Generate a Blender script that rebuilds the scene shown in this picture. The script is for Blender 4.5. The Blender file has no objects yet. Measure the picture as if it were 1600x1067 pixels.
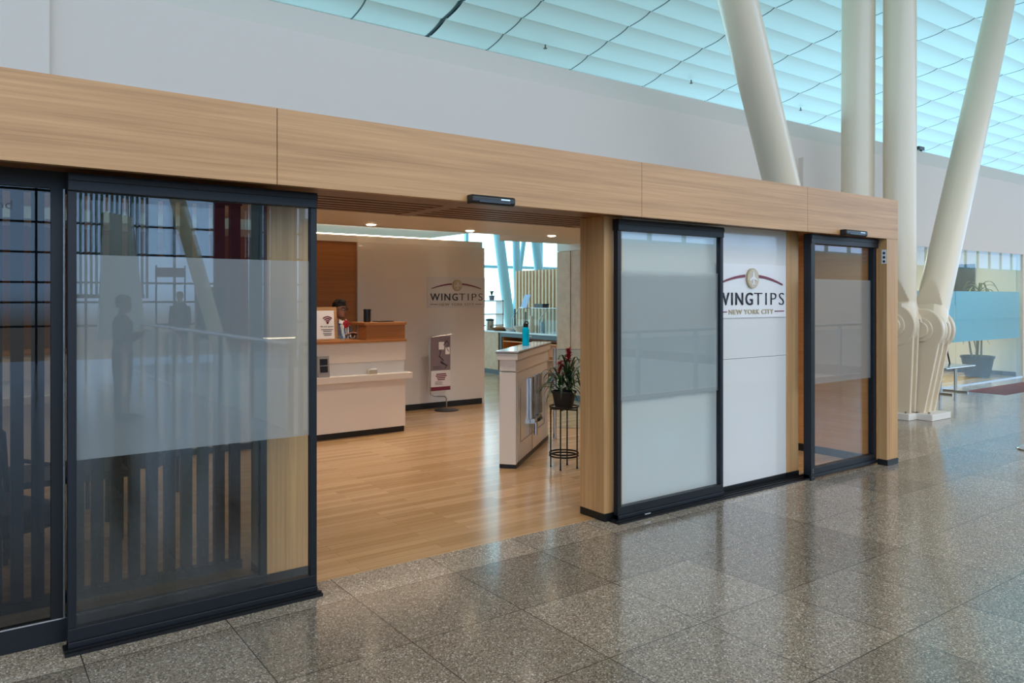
import bpy, bmesh, math, random
from mathutils import Vector, Matrix
random.seed(7)
S = bpy.context.scene
COL = S.collection
PI = math.pi
# ---------------------------------------------------------------- camera
YAW = math.atan(860/1184.0)
cd = bpy.data.cameras.new('camera'); cam = bpy.data.objects.new('camera', cd); COL.objects.link(cam)
cam.location = (0, 0, 1.6); cam.rotation_euler = (PI/2, 0, -YAW)
cd.sensor_width = 36; cd.sensor_fit = 'HORIZONTAL'; cd.lens = 1184/1600*36; cd.shift_y = -67.5/1600
cd.clip_start = 0.05; cd.clip_end = 400
S.camera = cam
S.view_settings.view_transform = 'Standard'; S.view_settings.look = 'None'
S.view_settings.gamma = 1; S.view_settings.use_curve_mapping = False
S.view_settings.exposure = 0.0
S.cycles.use_denoising = True
S.cycles.max_bounces = 8; S.cycles.diffuse_bounces = 4; S.cycles.glossy_bounces = 4
S.cycles.transmission_bounces = 6; S.cycles.transparent_max_bounces = 12
S.cycles.sample_clamp_indirect = 6; S.cycles.caustics_reflective = False; S.cycles.caustics_refractive = False
# ---------------------------------------------------------------- sky: cyan-white on the airfield side, bluer on the street side, ground below glowing cyan airfield-side to light the roof
W = bpy.data.worlds.new('World'); S.world = W; W.use_nodes = True
nt = W.node_tree; nt.nodes.clear()
N = nt.nodes.new; L = nt.links.new
tc = N('ShaderNodeTexCoord'); sp = N('ShaderNodeSeparateXYZ'); L(tc.outputs['Generated'], sp.inputs[0])
def ramp(src, a, b, c0, c1):
    m = N('ShaderNodeMapRange'); m.inputs[1].default_value = a; m.inputs[2].default_value = b; L(src, m.inputs[0])
    x = N('ShaderNodeMix'); x.data_type = 'RGBA'; L(m.outputs[0], x.inputs[0])
    for k, c in ((6, c0), (7, c1)):
        if isinstance(c, tuple): x.inputs[k].default_value = (*c, 1)
        else: L(c, x.inputs[k])
    return x.outputs[2]
street = ramp(sp.outputs[2], .12, .5, (.62, .98, 1.50), (1.04, .98, .92))      # street side: blue low down, bright white haze overhead
field = ramp(sp.outputs[2], .35, .8, (.78, 1.36, 1.60), (1.1, 1.15, 1.2))        # airfield side: bright cyan-white
sky = ramp(sp.outputs[1], -.05, .25, street, field)
land_glow = ramp(sp.outputs[1], -.05, .25, (.30, .30, .29), (.46, .86, 1.0))  # airfield ground made to glow cyan, added to light the roof from below
allc = ramp(sp.outputs[2], -.03, .01, land_glow, sky)
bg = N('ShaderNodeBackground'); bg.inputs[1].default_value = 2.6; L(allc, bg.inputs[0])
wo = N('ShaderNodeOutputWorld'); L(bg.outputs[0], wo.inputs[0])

def lamp(name, loc, rot, sx, sy, power, col, kind='AREA', spread=None):
    d = bpy.data.lights.new(name, kind); d.energy = power; d.color = col
    if kind == 'AREA':
        d.shape = 'RECTANGLE'; d.size = sx; d.size_y = sy
        if spread: d.spread = spread
    o = bpy.data.objects.new(name, d); o.location = loc; o.rotation_euler = rot; COL.objects.link(o)
    return o
# added spots, out of view and without fittings, that brighten the lounge
for i_, (x, y, e) in enumerate(((-.2, 7.2, 26), (-2.2, 6.8, 20), (2.0, 6.3, 20), (3.4, 6.3, 20), (4.8, 6.3, 18), (6.2, 6.3, 16), (2.4, 7.98, 20), (1.0, 7.98, 12), (3.8, 5.6, 16), (5.6, 5.3, 10), (7.0, 5.2, 8))):
    d = bpy.data.lights.new('lounge_spot', 'SPOT'); d.energy = e*2.1; d.spot_size = 2.3; d.spot_blend = .8; d.color = (1, .88, .76); d.shadow_soft_size = .04
    o = bpy.data.objects.new('lounge_spot', d); o.location = (x, y, 2.44); COL.objects.link(o)
lamp('added_shop_fill', (14.6, 7.9, 2.7), (0, 0, 0), 3, 1, 130, (1, .93, .85))  # added area light with no fitting, brightens the storefront room and film

# ---------------------------------------------------------------- materials
def lin(c):
    return tuple(((v/255)/12.92 if v/255 <= .04045 else ((v/255+.055)/1.055)**2.4) for v in c) + (1,)
M = {}
def mat(name, col, rough=.5, metal=0, coat=0, bump=0, bscale=60, emit=None, estr=0, spec=None):
    m = bpy.data.materials.new(name); m.use_nodes = True; t = m.node_tree
    b = t.nodes['Principled BSDF']; b.inputs['Base Color'].default_value = lin(col)
    b.inputs['Roughness'].default_value = rough; b.inputs['Metallic'].default_value = metal
    b.inputs['Coat Weight'].default_value = coat
    if spec is not None: b.inputs['Specular IOR Level'].default_value = spec
    n = t.nodes.new('ShaderNodeTexNoise'); n.inputs['Scale'].default_value = bscale; n.inputs['Detail'].default_value = 3
    c = t.nodes.new('ShaderNodeTexCoord'); t.links.new(c.outputs['Object'], n.inputs['Vector'])
    mr = t.nodes.new('ShaderNodeMapRange'); mr.inputs[3].default_value = max(0, rough-.04); mr.inputs[4].default_value = rough+.04
    t.links.new(n.outputs[0], mr.inputs[0]); t.links.new(mr.outputs[0], b.inputs['Roughness'])
    if bump:
        bp = t.nodes.new('ShaderNodeBump'); bp.inputs['Strength'].default_value = bump; bp.inputs['Distance'].default_value = .01
        t.links.new(n.outputs[0], bp.inputs['Height']); t.links.new(bp.outputs[0], b.inputs['Normal'])
    if emit:
        b.inputs['Emission Color'].default_value = lin(emit); b.inputs['Emission Strength'].default_value = estr
    M[name] = m; return m
def oak(name, grain, c1, c2, rough=.42, across=70, along=1.2):
    m = bpy.data.materials.new(name); m.use_nodes = True; t = m.node_tree; n = t.nodes.new; l = t.links.new
    b = t.nodes['Principled BSDF']; b.inputs['Roughness'].default_value = rough
    c = n('ShaderNodeTexCoord'); mp = n('ShaderNodeMapping'); l(c.outputs['Object'], mp.inputs[0])
    s = [across]*3; s['XYZ'.index(grain)] = along; mp.inputs['Scale'].default_value = s
    a = n('ShaderNodeTexNoise'); a.inputs['Scale'].default_value = 1; a.inputs['Detail'].default_value = 5; a.inputs['Roughness'].default_value = .65
    l(mp.outputs[0], a.inputs[0])
    mp2 = n('ShaderNodeMapping'); l(c.outputs['Object'], mp2.inputs[0])
    s2 = [across*.16]*3; s2['XYZ'.index(grain)] = along*.35; mp2.inputs['Scale'].default_value = s2
    a2 = n('ShaderNodeTexNoise'); a2.inputs['Scale'].default_value = 1; a2.inputs['Detail'].default_value = 2; l(mp2.outputs[0], a2.inputs[0])
    ad = n('ShaderNodeMath'); ad.operation = 'MULTIPLY_ADD'; l(a2.outputs[0], ad.inputs[0]); ad.inputs[1].default_value = .6; 
    sc = n('ShaderNodeMath'); sc.operation = 'MULTIPLY'; l(a.outputs[0], sc.inputs[0]); sc.inputs[1].default_value = .7; l(sc.outputs[0], ad.inputs[2])
    r = n('ShaderNodeValToRGB'); r.color_ramp.elements[0].position = .42; r.color_ramp.elements[1].position = .86
    r.color_ramp.elements[0].color = lin(c1); r.color_ramp.elements[1].color = lin(c2); l(ad.outputs[0], r.inputs[0]); l(r.outputs[0], b.inputs['Base Color'])
    M[name] = m; return m
oak('oak_x', 'X', (158, 114, 70), (200, 154, 104))
oak('oak_z', 'Z', (160, 118, 74), (202, 158, 106))
oak('oak_y', 'Y', (196, 134, 74), (214, 158, 98))
oak('oak_deep', 'X', (160, 100, 50), (190, 128, 72), .3, 40, .8)
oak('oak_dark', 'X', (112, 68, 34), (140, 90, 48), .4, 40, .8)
oak('oak_pale', 'X', (190, 150, 116), (214, 178, 144), .45, 60, .9)
mat('white_wall', (218, 204, 190), .6, bump=.02, bscale=8)
mat('white_paint', (226, 222, 214), .55)
mat('white_gloss', (206, 206, 204), .14, coat=.4)
mat('cream_laminate', (228, 216, 200), .35)
mat('cream_column', (224, 208, 182), .32, coat=.15)
mat('black_base', (14, 15, 17), .4)
mat('dark_metal', (10, 15, 23), .42, spec=.35)
mat('black_metal', (8, 10, 13), .4, spec=.35)
mat('seam', (70, 62, 55), .6)
mat('steel', (190, 192, 192), .22, metal=1)
mat('chrome', (215, 215, 215), .08, metal=1)
mat('maroon', (120, 34, 52), .5)
mat('maroon_paint', (110, 26, 50), .35)
mat('maroon_floor', (110, 44, 52), .4, spec=.25)
mat('gold_letter', (176, 158, 122), .4, metal=.3)
mat('beige_badge', (188, 176, 154), .5)
mat('ink', (22, 24, 34), .35)
mat('slate', (70, 66, 70), .5)
mat('sign_white', (216, 216, 216), .25, coat=.3)
mat('paper', (244, 240, 234), .7)
mat('ceiling_white', (228, 222, 214), .5)
mat('ceiling_panel', (196, 218, 228), .45)
mat('ceiling_gap', (70, 100, 112), .8)
mat('lamp_glow', (255, 244, 220), .5, emit=(255, 232, 200), estr=14)
mat('cove_glow', (255, 244, 230), .5, emit=(255, 222, 192), estr=16)

mat('cyan_deep', (10, 120, 160), .2)
mat('black_plastic', (16, 17, 19), .35)
mat('pot_black', (20, 21, 23), .5)
mat('soil', (48, 36, 28), .9)
mat('leaf', (30, 62, 32), .35, coat=.2)
mat('leaf_pale', (96, 112, 62), .5)
mat('leaf_dry', (120, 104, 70), .6)
mat('bract', (140, 20, 40), .4)
mat('skin', (158, 108, 82), .5)
mat('hair', (22, 17, 16), .5)
mat('vest', (92, 92, 104), .8, bump=.3, bscale=300)
mat('trousers', (30, 32, 40), .8)
mat('shirt', (235, 232, 228), .8)
mat('scarf', (176, 20, 36), .6)
mat('cloth_dark', (40, 44, 56), .8)
mat('cloth_grey', (96, 96, 100), .8)
mat('stone_top', (224, 226, 228), .12, coat=.5)
mat('food_black', (26, 30, 40), .25)
mat('shelf_lit', (224, 140, 76), .5)
mat('banner_grey', (128, 112, 118), .5)
mat('banner_white', (222, 216, 216), .5)
mat('purple_screen', (150, 90, 170), .4, emit=(170, 110, 190), estr=.5)
mat('screen', (18, 20, 24), .2)
mat('navy_chair', (26, 30, 38), .6)
mat('slat_dark', (20, 22, 26), .5)
mat('tan_wall', (196, 168, 132), .6)
mat('street_stone', (120, 122, 118), .7)
mat('louver_grey', (112, 124, 134), .5)
mat('bowl', (238, 240, 240), .2)
mat('wicker', (150, 110, 76), .8, bump=.6, bscale=90)
mat('pale_blue_card', (170, 195, 235), .5)
mat('bread', (196, 120, 66), .7)

def floor_granite():
    m = bpy.data.materials.new('granite'); m.use_nodes = True; t = m.node_tree; n = t.nodes.new; l = t.links.new
    b = t.nodes['Principled BSDF']; c = n('ShaderNodeTexCoord'); s = n('ShaderNodeSeparateXYZ'); l(c.outputs['Object'], s.inputs[0])
    def mth(op, a, bb=None, cc=None):
        q = n('ShaderNodeMath'); q.operation = op
        for i, v in enumerate((a, bb, cc)):
            if v is None: continue
            if isinstance(v, (int, float)): q.inputs[i].default_value = v
            else: l(v, q.inputs[i])
        return q.outputs[0]
    cx = mth('DIVIDE', mth('SUBTRACT', s.outputs[0], 1.698), .633)
    cy = mth('DIVIDE', mth('SUBTRACT', s.outputs[1], 3.770), .649)
    fx = mth('FRACT', cx); fy = mth('FRACT', cy)
    lx = mth('MINIMUM', fx, mth('SUBTRACT', 1, fx)); ly = mth('MINIMUM', fy, mth('SUBTRACT', 1, fy))
    joint = mth('LESS_THAN', mth('MINIMUM', lx, ly), .0042)
    v = n('ShaderNodeCombineXYZ'); l(mth('FLOOR', cx), v.inputs[0]); l(mth('FLOOR', cy), v.inputs[1])
    wn = n('ShaderNodeTexWhiteNoise'); wn.noise_dimensions = '3D'; l(v.outputs[0], wn.inputs[0])
    tone = mth('MULTIPLY_ADD', wn.outputs[0], .34, .80)
    # the lighter border course along the shopfront
    tone = mth('MULTIPLY', tone, mth('ADD', mth('MULTIPLY', mth('GREATER_THAN', s.outputs[1], 3.77), .30), 1))
    vo = n('ShaderNodeTexVoronoi'); vo.inputs['Scale'].default_value = 170; l(c.outputs['Object'], vo.inputs['Vector'])
    r = n('ShaderNodeValToRGB'); r.color_ramp.interpolation = 'CONSTANT'
    sp_ = n('ShaderNodeSeparateColor'); l(vo.outputs['Color'], sp_.inputs[0]); l(sp_.outputs[0], r.inputs[0])
    e = r.color_ramp.elements; e[0].position = 0; e[0].color = lin((98, 90, 79)); e[1].position = .22; e[1].color = lin((132, 122, 107))
    for p, col in ((.52, (150, 138, 122)), (.76, (165, 152, 135)), (.93, (206, 198, 186))):
        q = e.new(p); q.color = lin(col)
    mu = n('ShaderNodeMix'); mu.data_type = 'RGBA'; mu.blend_type = 'MULTIPLY'; mu.inputs[0].default_value = 1
    l(r.outputs[0], mu.inputs[6]); l(tone, mu.inputs[7])
    mj = n('ShaderNodeMix'); mj.data_type = 'RGBA'; l(joint, mj.inputs[0]); l(mu.outputs[2], mj.inputs[6]); mj.inputs[7].default_value = lin((62, 56, 50))
    l(mj.outputs[2], b.inputs['Base Color'])
    no = n('ShaderNodeTexNoise'); no.inputs['Scale'].default_value = 3; l(c.outputs['Object'], no.inputs['Vector'])
    mr = n('ShaderNodeMapRange'); l(no.outputs[0], mr.inputs[0]); mr.inputs[3].default_value = .10; mr.inputs[4].default_value = .19
    l(mr.outputs[0], b.inputs['Roughness']); b.inputs['Specular IOR Level'].default_value = .6
    M['granite'] = m
floor_granite()
def floor_wood():
    m = bpy.data.materials.new('wood_floor'); m.use_nodes = True; t = m.node_tree; n = t.nodes.new; l = t.links.new
    b = t.nodes['Principled BSDF']; c = n('ShaderNodeTexCoord')
    br = n('ShaderNodeTexBrick'); br.inputs['Scale'].default_value = 1; br.inputs['Brick Width'].default_value = .95; br.inputs['Row Height'].default_value = .075
    br.inputs['Mortar Size'].default_value = .0012; br.inputs['Color1'].default_value = lin((184, 146, 100)); br.inputs['Color2'].default_value = lin((210, 174, 128)); br.inputs['Mortar'].default_value = lin((140, 96, 54))
    br.offset = .37; br.squash = 1
    l(c.outputs['Object'], br.inputs[0])
    mp = n('ShaderNodeMapping'); mp.inputs['Scale'].default_value = (2, 50, 1); l(c.outputs['Object'], mp.inputs[0])
    no = n('ShaderNodeTexNoise'); no.inputs['Scale'].default_value = 1; no.inputs['Detail'].default_value = 4; l(mp.outputs[0], no.inputs[0])
    r = n('ShaderNodeValToRGB'); r.color_ramp.elements[0].color = (.72, .68, .62, 1); r.color_ramp.elements[1].color = (1.12, 1.1, 1.08, 1); l(no.outputs[0], r.inputs[0])
    mu = n('ShaderNodeMix'); mu.data_type = 'RGBA'; mu.blend_type = 'MULTIPLY'; mu.inputs[0].default_value = 1
    l(br.outputs[0], mu.inputs[6]); l(r.outputs[0], mu.inputs[7]); l(mu.outputs[2], b.inputs['Base Color'])
    b.inputs['Roughness'].default_value = .2
    M['wood_floor'] = m
floor_wood()
def glass(name, tint=(1, 1, 1), ior=1.5, boost=0.0):
    m = bpy.data.materials.new(name); m.use_nodes = True; t = m.node_tree; t.nodes.clear(); n = t.nodes.new; l = t.links.new
    tr = n('ShaderNodeBsdfTransparent'); tr.inputs[0].default_value = (*tint, 1)
    gl = n('ShaderNodeBsdfGlossy'); gl.inputs['Roughness'].default_value = 0.0
    fr = n('ShaderNodeFresnel'); ge = n('ShaderNodeNewGeometry'); ir = n('ShaderNodeMapRange'); ir.inputs[3].default_value = ior; ir.inputs[4].default_value = 1/ior; l(ge.outputs['Backfacing'], ir.inputs[0]); l(ir.outputs[0], fr.inputs[0])
    ad = n('ShaderNodeMath'); ad.operation = 'ADD'; ad.use_clamp = True; l(fr.outputs[0], ad.inputs[0]); ad.inputs[1].default_value = boost
    mx = n('ShaderNodeMixShader'); l(ad.outputs[0], mx.inputs[0]); l(tr.outputs[0], mx.inputs[1]); l(gl.outputs[0], mx.inputs[2])
    o = n('ShaderNodeOutputMaterial'); l(mx.outputs[0], o.inputs[0]); M[name] = m
glass('clear_glass', (.95, .97, .96), 1.5, .0)
glass('smoked_glass', (.58, .61, .62), 1.45, .0)
glass('shop_glass', (.84, .95, .95), 1.34, .0)
glass('thin_glass', (.86, .96, 1.0), 1.45, .02)
def frost(name, col, opa, tint, rough=.25):
    m = bpy.data.materials.new(name); m.use_nodes = True; t = m.node_tree; t.nodes.clear(); n = t.nodes.new; l = t.links.new
    d = n('ShaderNodeBsdfDiffuse'); d.inputs[0].default_value = lin(col)
    tl = n('ShaderNodeBsdfTranslucent'); tl.inputs[0].default_value = lin(col)
    a = n('ShaderNodeMixShader'); a.inputs[0].default_value = .30; l(d.outputs[0], a.inputs[1]); l(tl.outputs[0], a.inputs[2])
    g = n('ShaderNodeBsdfRefraction'); g.inputs[0].default_value = (*tint, 1); g.inputs['Roughness'].default_value = rough; g.inputs['IOR'].default_value = 1.12
    tr = n('ShaderNodeBsdfTransparent'); tr.inputs[0].default_value = (*tint, 1)
    g2 = n('ShaderNodeMixShader'); g2.inputs[0].default_value = .75; l(g.outputs[0], g2.inputs[1]); l(tr.outputs[0], g2.inputs[2])
    mx = n('ShaderNodeMixShader'); mx.inputs[0].default_value = opa; l(g2.outputs[0], mx.inputs[1]); l(a.outputs[0], mx.inputs[2])
    o = n('ShaderNodeOutputMaterial'); l(mx.outputs[0], o.inputs[0]); M[name] = m
frost('frost_film', (226, 230, 236), .23, (.97, .98, .98), .35)
frost('frost_skylit', (172, 218, 240), .88, (.6, .85, .9))  # sky backlight on the storefront film is put into its tint
frost('cyan_bottle', (20, 214, 250), .97, (.1, .8, 1.0))
mat('slat_beige', (232, 200, 164), .5)
mat('reader_grey', (150, 144, 136), .4)
mat('clear_plastic', (200, 215, 210), .1)

# ---------------------------------------------------------------- mesh helpers
class MB:
    def __init__(s): s.v = []; s.f = []; s.sm = []
    def add(s, vs, fs, smooth=False):
        o = len(s.v); s.v += [tuple(p) for p in vs]; s.f += [tuple(i+o for i in f) for f in fs]; s.sm += [smooth]*len(fs); return s
    def box(s, x0, x1, y0, y1, z0, z1, rz=0, piv=(0, 0)):
        vs = [(x, y, z) for z in (z0, z1) for x, y in ((x0, y0), (x1, y0), (x1, y1), (x0, y1))]
        if rz:
            c, q = math.cos(rz), math.sin(rz)
            vs = [(piv[0]+(x-piv[0])*c-(y-piv[1])*q, piv[1]+(x-piv[0])*q+(y-piv[1])*c, z) for x, y, z in vs]
        return s.add(vs, [(0, 3, 2, 1), (4, 5, 6, 7), (0, 1, 5, 4), (1, 2, 6, 5), (2, 3, 7, 6), (3, 0, 4, 7)])
    def cyl(s, p0, p1, r0, r1=None, n=16, smooth=True):
        r1 = r0 if r1 is None else r1; p0 = Vector(p0); p1 = Vector(p1); d = (p1-p0).normalized()
        a = d.orthogonal().normalized(); b = d.cross(a)
        vs = [p + (a*math.cos(2*PI*i/n)+b*math.sin(2*PI*i/n))*r for p, r in ((p0, r0), (p1, r1)) for i in range(n)]
        s.add(vs, [(i, (i+1) % n, n+(i+1) % n, n+i) for i in range(n)], smooth)
        o = len(s.v)-2*n
        s.f += [tuple(o+i for i in reversed(range(n))), tuple(o+n+i for i in range(n))]; s.sm += [False, False]; return s
    def tube(s, pts, r, n=8, closed=False, flat=1.0, up=None):
        pts = [Vector(p) for p in pts]; k = len(pts); rr = r if isinstance(r, (list, tuple)) else [r]*k; vs = []; a = None
        for i, p in enumerate(pts):
            d = (pts[(i+1) % k]-pts[i-1]) if closed else (pts[min(i+1, k-1)]-pts[max(i-1, 0)])
            d.normalize()
            if up is not None: a = d.cross(Vector(up)).normalized()
            else: a = d.orthogonal().normalized() if a is None else (a - d*a.dot(d)).normalized()
            b = d.cross(a)
            vs += [p + a*math.cos(2*PI*j/n)*rr[i] + b*math.sin(2*PI*j/n)*rr[i]*flat for j in range(n)]
        m = k if closed else k-1
        fs = [(i*n+j, i*n+(j+1) % n, ((i+1) % k)*n+(j+1) % n, ((i+1) % k)*n+j) for i in range(m) for j in range(n)]
        if not closed: fs += [tuple(reversed(range(n))), tuple((k-1)*n+j for j in range(n))]
        return s.add(vs, fs, True)
    def lathe(s, prof, c=(0, 0, 0), n=24, smooth=True, sx=1, sy=1):
        vs = [(c[0]+r*sx*math.cos(2*PI*j/n), c[1]+r*sy*math.sin(2*PI*j/n), c[2]+z) for r, z in prof for j in range(n)]; k = len(prof)
        fs = [(i*n+j, i*n+(j+1) % n, (i+1)*n+(j+1) % n, (i+1)*n+j) for i in range(k-1) for j in range(n)]
        fs += [tuple(reversed(range(n))), tuple((k-1)*n+j for j in range(n))]
        return s.add(vs, fs, smooth)
    def prism(s, poly, y0, y1, smooth=False):   # polygon in x,z extruded along y
        n = len(poly); vs = [(x, y, z) for y in (y0, y1) for x, z in poly]
        return s.add(vs, [tuple(range(n)), tuple(reversed(range(n, 2*n)))]+[(i, i+n, (i+1) % n+n, (i+1) % n) for i in range(n)], smooth)
    def prismx(s, poly, x0, x1, smooth=False):   # polygon in y,z extruded along x
        n = len(poly); vs = [(x, y, z) for x in (x0, x1) for y, z in poly]
        return s.add(vs, [tuple(reversed(range(n))), tuple(range(n, 2*n))]+[(i, (i+1) % n, (i+1) % n+n, i+n) for i in range(n)], smooth)
    def loft(s, rings, n=16):   # rings: (centre, rx, ry[, tilt axis vectors])
        vs = []
        for c, ax, ay in rings:
            c = Vector(c); ax = Vector(ax); ay = Vector(ay)
            vs += [c+ax*math.cos(2*PI*j/n)+ay*math.sin(2*PI*j/n) for j in range(n)]
        k = len(rings)
        fs = [(i*n+j, i*n+(j+1) % n, (i+1)*n+(j+1) % n, (i+1)*n+j) for i in range(k-1) for j in range(n)]
        fs += [tuple(reversed(range(n))), tuple((k-1)*n+j for j in range(n))]
        return s.add(vs, fs, True)
    def ball(s, c, rx, ry=None, rz=None, n=16, m=10):
        ry = ry or rx; rz = rz or rx
        return s.loft([((c[0], c[1], c[2]-rz*math.cos(PI*(i+.02)/(m+.04))), (rx*math.sin(PI*(i+.3)/(m+.6)), 0, 0), (0, ry*math.sin(PI*(i+.3)/(m+.6)), 0)) for i in range(m+1)], n)
    def build(s, name, m, parent=None, bevel=0, kind=None, label=None, mods=None):
        me = bpy.data.meshes.new(name); me.from_pydata(s.v, [], s.f); me.validate(verbose=False)
        bm = bmesh.new(); bm.from_mesh(me); bmesh.ops.recalc_face_normals(bm, faces=bm.faces); bm.to_mesh(me); bm.free()
        if len(me.polygons) == len(s.sm): me.polygons.foreach_set('use_smooth', s.sm)
        if any(s.sm): me.set_sharp_from_angle(angle=.6)
        me.materials.append(M[m] if isinstance(m, str) else m)
        o = bpy.data.objects.new(name, me); COL.objects.link(o)
        if parent: o.parent = parent
        if bevel:
            b = o.modifiers.new('bevel', 'BEVEL'); b.width = bevel; b.segments = 2; b.limit_method = 'ANGLE'; b.harden_normals = False
        if kind: o['kind'] = kind
        if label: o['label'] = label
        return o
def bx(*a, **k): return MB().box(*a, **k)
def thing(name, label, cat, loc=(0, 0, 0), rz=0, group=None, kind=None):
    o = bpy.data.objects.new(name, None); COL.objects.link(o); o.location = loc; o.rotation_euler = (0, 0, rz); o.empty_display_size = .1
    if kind: o['kind'] = kind
    else: o['label'] = label; o['category'] = cat
    if group: o['group'] = group
    return o
def tag(o, label, cat, group=None):
    o['label'] = label; o['category'] = cat
    if group: o['group'] = group
    return o
def st(mb, name, m, parent=None, bevel=0): return mb.build(name, m, parent, bevel, kind=None if parent else 'structure')
def text(name, s, m, parent, x0, x1, z, h, y, bold=0.0, depth=.003, spc=1.0):
    """lettering fitted between x0 and x1, cap height h, standing in the parent's x-z plane, facing -y"""
    c = bpy.data.curves.new(name, 'FONT'); c.body = s; c.size = 1; c.extrude = 0; c.offset = bold; c.resolution_u = 3; c.space_character = spc
    t = bpy.data.objects.new('tmp', c); COL.objects.link(t); bpy.context.view_layer.update()
    me = bpy.data.meshes.new_from_object(t.evaluated_get(bpy.context.evaluated_depsgraph_get())); bpy.data.objects.remove(t)
    xs = [v.co.x for v in me.vertices]; ys = [v.co.y for v in me.vertices]; a, b = min(xs), max(xs); zc, zd = min(ys), max(ys)
    bm = bmesh.new(); bm.from_mesh(me)
    for v in bm.verts:
        v.co = Vector((x0+(v.co.x-a)/(b-a)*(x1-x0), y, z+(v.co.y-zc)/(zd-zc)*h))
    ext = bmesh.ops.extrude_face_region(bm, geom=bm.faces[:])
    for v in [g for g in ext['geom'] if isinstance(g, bmesh.types.BMVert)]: v.co.y -= depth
    bm.to_mesh(me); bm.free(); me.materials.clear(); me.materials.append(M[m])
    o = bpy.data.objects.new(name, me); COL.objects.link(o); o.parent = parent
    return o

# ---------------------------------------------------------------- large structure
VX0, VX1, VY0, VY1 = 3.15, 17, -12, -.75      # atrium opening beside the walkway
g = MB()
for a in ((-30, VX0, -14.5, 3.77), (VX0, 75, VY1, 3.77), (VX1, 75, -14.5, VY1), (VX0, VX1, -14.5, VY0)):
    g.box(a[0], a[1], a[2], a[3], -.25, 0)
g.box(-30, 75, 3.77, 4.095, -.25, 0); g.box(7.344, 75, 4.095, 6.42, -.25, 0)
st(g, 'floor', 'granite')
st(bx(-6, 7.344, 4.095, 6.42, -.2, .0015).box(-6, 20, 6.42, 21, -.2, .0015), 'floor', 'wood_floor')
st(bx(VX0, VX1, VY0, VY1, -5.2, -5), 'floor', 'street_stone')
mt_ = MB(); mt_.add([(13.95, 5.98, .002), (16.6, 5.98, .002), (16.6, 5.33, .002), (13.95, 5.33, .002)], [(0, 1, 2, 3)]); st(mt_, 'trim_4', 'maroon_floor')
# upper white wall with canted top, pilaster and joint
UW = MB(); UW.prismx([(6.4, 2.49), (6.4, 3.91), (6.66, 4.225), (6.75, 4.225), (6.75, 2.49)], -30, 75)
uw = st(UW, 'wall_upper', 'white_wall')
st(bx(-30, .51, 6.34, 6.41, 2.5, 3.93).box(9.75, 10.35, 6.33, 6.41, 2.49, 3.62), 'pilaster', 'white_wall', uw)
# roof vault of overlapping panels
def roofz(y): return 9.85-.0108*(y-5)**2
JX = [-25.5, -22.5, -19.5, -16.5, -13.5, -10.5, -7.5, -4.5, -1.5, 1.6, 4.55, 7.55, 9.58, 11.45, 14.4, 17.4, 20.4, 23.4]+[26.4+3*i for i in range(17)]
R = MB(); ys = [-3.1+.80*i for i in range(31)]
for i in range(len(JX)-1):
    x0, x1 = JX[i]+.02, JX[i+1]-.02
    if abs(JX[i]-9.58) < .01: x0 += .09
    for j in range(0, len(ys)-1):
        ya, yb = ys[j], ys[j+1]; za, zb = roofz(ya), roofz(yb)
        k = 5; vs = []
        for q in range(k+1):
            y = ya+(yb-ya)*q/k; z = za+(zb-za)*q/k - .045*math.sin(PI*(q/k)**.7)-.035*(q/k)
            vs += [(x0, y, z), (x1, y, z)]
        R.add(vs, [(2*q, 2*q+1, 2*q+3, 2*q+2) for q in range(k)], True)
roof = st(R, 'ceiling', 'ceiling_panel')
RB = MB(); yy = [-3.1+1.45*i for i in range(17)]
vs = []; 
for y in yy: vs += [(-30, y, roofz(y)+.06), (75, y, roofz(y)+.06)]
RB.add(vs, [(2*q, 2*q+1, 2*q+3, 2*q+2) for q in range(len(yy)-1)])
st(RB, 'backing', 'ceiling_gap', roof)
JM = MB()
for x in JX:
    for j in range(len(ys)-1):
        ya, yb = ys[j], ys[j+1]; za, zb = roofz(ya), roofz(yb); vs = []
        for q in range(6):
            y = ya+(yb-ya)*q/5; z = za+(zb-za)*q/5 - .045*math.sin(PI*(q/5)**.7)-.035*(q/5)-.004
            vs += [(x-.017, y, z), (x+.017, y, z)]
        JM.add(vs, [(2*q, 2*q+1, 2*q+3, 2*q+2) for q in range(5)], True)
st(JM, 'joint_strip', 'ceiling_gap', roof)
def rib(): 
    m = MB()
    for y0, y1 in zip(yy[:-1], yy[1:]):
        m.tube([(9.64, y0, roofz(y0)-.03), (9.64, y1, roofz(y1)-.03)], .012, 4)
    return m
st(rib(), 'expansion_rail', 'ceiling_gap', roof)

gr = thing('added_rooflight', '', '', (0, 0, 0), kind='structure'); b = MB()  # unseen rooflight, added so sky light reaches floor and white wall
for x in range(-30, 76, 3): b.prismx([(-14.5, roofz(-14.5)), (-3.1, roofz(-3.1)), (-3.1, roofz(-3.1)+.15), (-14.5, roofz(-14.5)+.15)], x-.05, x+.05)
for y in (-14.4, -10.6, -6.8, -3.0): b.box(-30, 75, y-.05, y+.05, roofz(y), roofz(y)+.15)
b.build('added_rooflight_bars', 'white_paint', gr)

# oak fascia of the lounge front
FA = MB(); fx_ = [-3, 1.273, 3.84, 5.835, 7.344]
for a, b in zip(fx_[:-1], fx_[1:]):
    FA.box(a+.002, b-.002, 3.745, 3.79, 2.168, 2.549)
fa = st(FA, 'trim_1', 'oak_x')
st(bx(-3, 7.34, 3.79, 6.4, 2.47, 2.545).box(-3, 7.33, 3.79, 3.85, 2.19, 2.5), 'carcass', 'seam', fa)
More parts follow.
